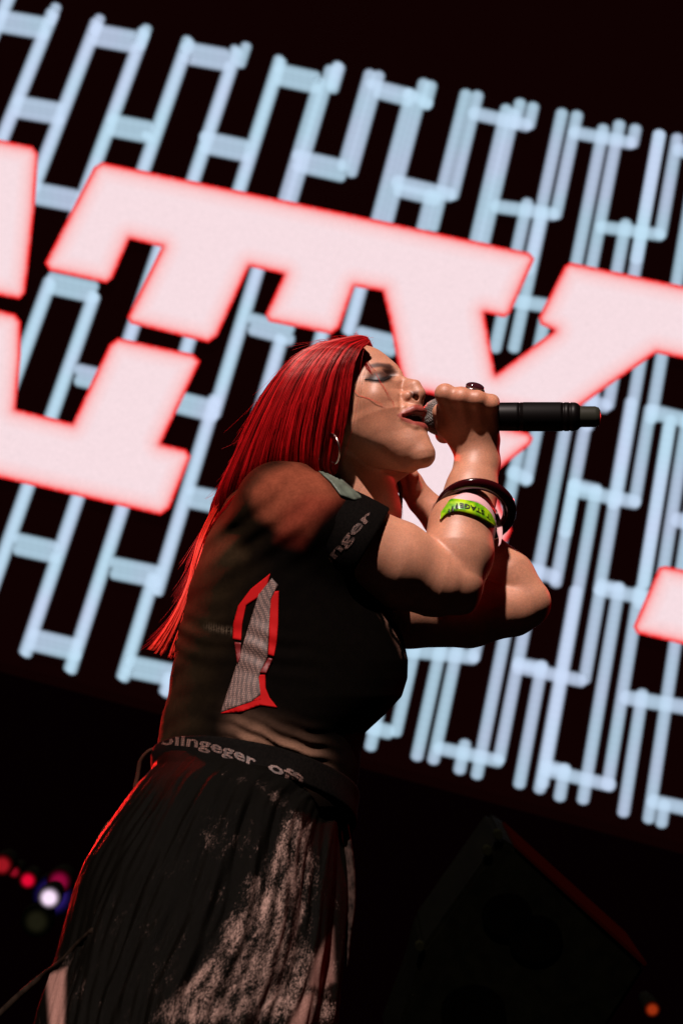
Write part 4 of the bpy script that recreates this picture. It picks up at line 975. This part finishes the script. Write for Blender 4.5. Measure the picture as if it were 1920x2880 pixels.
a_ = np.linspace(math.pi, .55, 26); lathe([(1238+51*math.cos(a), 51*math.sin(a)) for a in a_], 'grille_lining', M_MDK, mic)
lathe([(1262, 47), (1262, 54), (1268, 56), (1276, 56), (1280, 52), (1284, 40)], 'collar_ring', mat('collar_steel', (.10, .095, .09), .35, metal=1.0), mic)
# woven wire head: two families of crossing wires
wires = []
for fam in (1, -1):
    for k in range(34):
        ph = k*2*math.pi/34; P = []
        for a in np.linspace(math.pi-.10, .62, 24):
            tw_ = ph+fam*(a-1.5)*.9; r = 52.0+1.2*math.sin(a*26+fam*1.57+k*math.pi)
            P.append((1238+r*math.cos(a), my+r*math.sin(a)*math.cos(tw_), mz+r*math.sin(a)*math.sin(tw_)))
        wires.append(tube(W(np.array(P)), 1.15*PXM, 5, cap=False))
V, q = merge(wires); g_ = link('grille_mesh', mesh_quads('grille_mesh', V, q), M_STEEL, mic); g_['kind'] = 'stuff'

def torus(c, X_, Y_, R, prof2, nseg=90):
    """ring round c in the plane X_,Y_; prof2: (outward, along axis) section"""
    X_ = np.array(X_, float); Y_ = np.array(Y_, float); Z_ = np.cross(X_, Y_); Z_ /= np.linalg.norm(Z_); V = []; m_ = len(prof2)
    for t in np.linspace(0, 2*np.pi, nseg, endpoint=False):
        d = X_*math.cos(t)+Y_*math.sin(t)
        for o, al in prof2: V.append(np.array(c)+d*(R+o)+Z_*al)
    q = [(i*m_+j, i*m_+(j+1) % m_, ((i+1) % nseg)*m_+(j+1) % m_, ((i+1) % nseg)*m_+j) for i in range(nseg) for j in range(m_)]
    return np.array(V), q
def own(name, V, q, m_, label, cat, smooth=True):
    c = W([V.mean(0)])[0]; o = link(name, mesh_quads(name, W(V)-c, q, smooth), m_); o.location = Vector(c); o['label'] = label; o['category'] = cat; return o
bx = np.array([.985, .12, -.10]); bx /= np.linalg.norm(bx); by = np.array([.10, -.80, .62]); by -= bx*(bx@by); by /= np.linalg.norm(by)
secn = [(19*math.cos(a), 13*math.sin(a)) for a in np.linspace(0, 2*np.pi, 20, endpoint=False)]
V, q = torus((1336, 1437, -46), bx, by, 96, secn)
own('bangle', V, q, mat('dark_maroon_resin', (.035, .002, .004), .12, .6, coat=.6), 'thick glossy dark maroon bangle loose round the raised forearm', 'bangle')
# paper and cloth wristbands following the forearm
def wristband(edge_a, edge_b, lift, thick):
    n = 70; A = spl(edge_a, n); Bq = spl(edge_b, n); rows = 5; V = []
    for r in range(rows):
        f = r/(rows-1); V.append(A*(1-f)+Bq*f)
    V = np.array(V)                                         # rows,n,2
    Zf = np.array([[hitz(B_arm, x, y, np.nan) for x, y in row] for row in V])
    zm = np.interp(V[..., 1], [1360, 1560], [-80, -5])      # arm centre line depth
    Zf = np.where(np.isnan(Zf), zm, Zf)
    Zf = np.maximum(Zf, zm)+lift
    back = np.stack([V[..., 0], V[..., 1], 2*zm-Zf], -1)[:, ::-1]; frontP = np.stack([V[..., 0], V[..., 1], Zf], -1)
    F_ = np.concatenate([frontP, back], 1)                  # rows, 2n, 3
    k = 2*n; P = F_.reshape(-1, 3); q = [(r*k+i, r*k+(i+1) % k, (r+1)*k+(i+1) % k, (r+1)*k+i) for r in range(rows-1) for i in range(k)]
    return P, q
ea = [(1238, 1450), (1252, 1424), (1272, 1402), (1300, 1388), (1332, 1388), (1366, 1401), (1388, 1424), (1403, 1452), (1411, 1480), (1412, 1504), (1407, 1530)]
eb = [(1236, 1462), (1252, 1440), (1276, 1420), (1300, 1414), (1330, 1412), (1352, 1422), (1374, 1446), (1388, 1472), (1397, 1498), (1402, 1520), (1400, 1538)]
P, q = wristband(ea, eb, 6, 1); pk = own('wristband', P, q, mat('pink_vinyl', (.90, .50, .52), .35), 'pink plastic festival wristband with a row of punched holes', 'wristband')
pk.modifiers.new('s', 'SOLIDIFY').thickness = .0006
ga = [(1240, 1440), (1252, 1424), (1268, 1404), (1298, 1405), (1330, 1411), (1356, 1422), (1376, 1440), (1388, 1462), (1395, 1486)]
gb = [(1238, 1462), (1250, 1449), (1266, 1440), (1290, 1438), (1318, 1444), (1345, 1454), (1368, 1468), (1386, 1480), (1396, 1488)]
m = bpy.data.materials.new('green_foil'); m.use_nodes = True; nt = m.node_tree; N, Lk = nt.nodes, nt.links; b_ = N['Principled BSDF']
tc = N.new('ShaderNodeTexCoord'); nz = N.new('ShaderNodeTexNoise'); nz.inputs['Scale'].default_value = 55; Lk.new(tc.outputs['Object'], nz.inputs['Vector'])
r_ = N.new('ShaderNodeMapRange'); r_.inputs[1].default_value = .38; r_.inputs[2].default_value = .62; Lk.new(nz.outputs[0], r_.inputs[0])
mx = N.new('ShaderNodeMix'); mx.data_type = 'RGBA'; mx.inputs[6].default_value = (.03, .30, .005, 1); mx.inputs[7].default_value = (.46, .72, .01, 1); Lk.new(r_.outputs[0], mx.inputs[0]); Lk.new(mx.outputs[2], b_.inputs['Base Color']); b_.inputs['Roughness'].default_value = .3
P, q = wristband(ga, gb, 9, 1); gk = own('wristband', P, q, m, 'green foil festival wristband printed STAGE, below the pink one', 'wristband')
gk.modifiers.new('s', 'SOLIDIFY').thickness = .0006
bv_g = BVHTree.FromPolygons([tuple(map(float, p)) for p in P], q)
M_INK = mat('black_ink', (.01, .012, .004), .5)
bpy.context.view_layer.update()
lettering('T STAGE', [(1378, 1452), (1366, 1440), (1340, 1426), (1318, 1419), (1292, 1414)], (-.02, 1.0), 17, M_INK, bv_g, gk, lift=4)
for (x0, y0) in ((1284, 1424), (1272, 1432), (1262, 1440)):
    pts = [(x0+4*math.cos(a)*(1+.5*math.sin(3*a)), y0+9*math.sin(a)) for a in np.linspace(0, 2*np.pi, 10, endpoint=False)]
    cloth_patch('printed_mark', pts, M_INK, bv_g, 1.5, gk, step=6, thick=.3)
M_HOLE2 = mat('punched_hole', (.12, .03, .035), .6)
bv_p = bvh_of(*[(lambda PQ: PQ[0])(wristband(ea, eb, 6, 1)), wristband(ea, eb, 6, 1)[1]])
for x, y in ((1298, 1396), (1321, 1397), (1346, 1404), (1368, 1417), (1386, 1434), (1397, 1455), (1404, 1478), (1405, 1500)):
    pts = [(x+3.6*math.cos(a), y+3.2*math.sin(a)) for a in np.linspace(0, 2*np.pi, 10, endpoint=False)]
    cloth_patch('punched_hole', pts, M_HOLE2, bv_p, 1.0, pk, step=8, thick=.2)
# ring with a big dark stone
rg = thing('ring', W([(1335, 1086, -150)])[0], 'silver finger ring with a large glossy dark oval stone', 'ring')
V, q = torus((1335, 1105, -160), (0.15, -.95, -.1), (0.35, .0, 1), 25, [(2.5*math.cos(a), 3.5*math.sin(a)) for a in np.linspace(0, 2*np.pi, 8, endpoint=False)], 40)
link('ring_band', mesh_quads('ring_band', W(V), q), mat('ring_silver', (.7, .6, .6), .2, metal=1), rg)
def ellipsoid(c, X_, Y_, Z_, n=24):
    V = []; q = []
    for i in range(n//2+1):
        for j in range(n):
            a = math.pi*i/(n//2); b = 2*math.pi*j/n
            V.append(np.array(c)+np.array(X_)*math.cos(a)+np.array(Y_)*math.sin(a)*math.cos(b)+np.array(Z_)*math.sin(a)*math.sin(b))
    for i in range(n//2):
        for j in range(n): q.append((i*n+j, i*n+(j+1) % n, (i+1)*n+(j+1) % n, (i+1)*n+j))
    return np.array(V), q
V, q = ellipsoid((1335, 1088, -135), (26, 6, 0), (3, -12, 2), (0, 3, 17)); link('stone', mesh_quads('stone', W(V), q), mat('dark_stone', (.05, .01, .015), .06, .8, coat=1), rg)
V, q = torus((1335, 1095, -135), (25.5, 6, 0), (0, 3, 17), 1.0, [(.08*math.cos(a), 3*math.sin(a)) for a in np.linspace(0, 2*np.pi, 8, endpoint=False)], 40)
link('stone_setting', mesh_quads('stone_setting', W(V), q), bpy.data.materials['ring_silver'], rg)
# hoop earring
V, q = torus((936, 1262, 22), (-.10, -.99, .05), (.42, 0, .9), 42, [(3.2*math.cos(a), 3.2*math.sin(a)) for a in np.linspace(0, 2*np.pi, 8, endpoint=False)], 60)
own('earring', V, q, mat('earring_silver', (.75, .62, .58), .22, metal=1), 'thin silver hoop earring hanging below the red hair', 'earring')
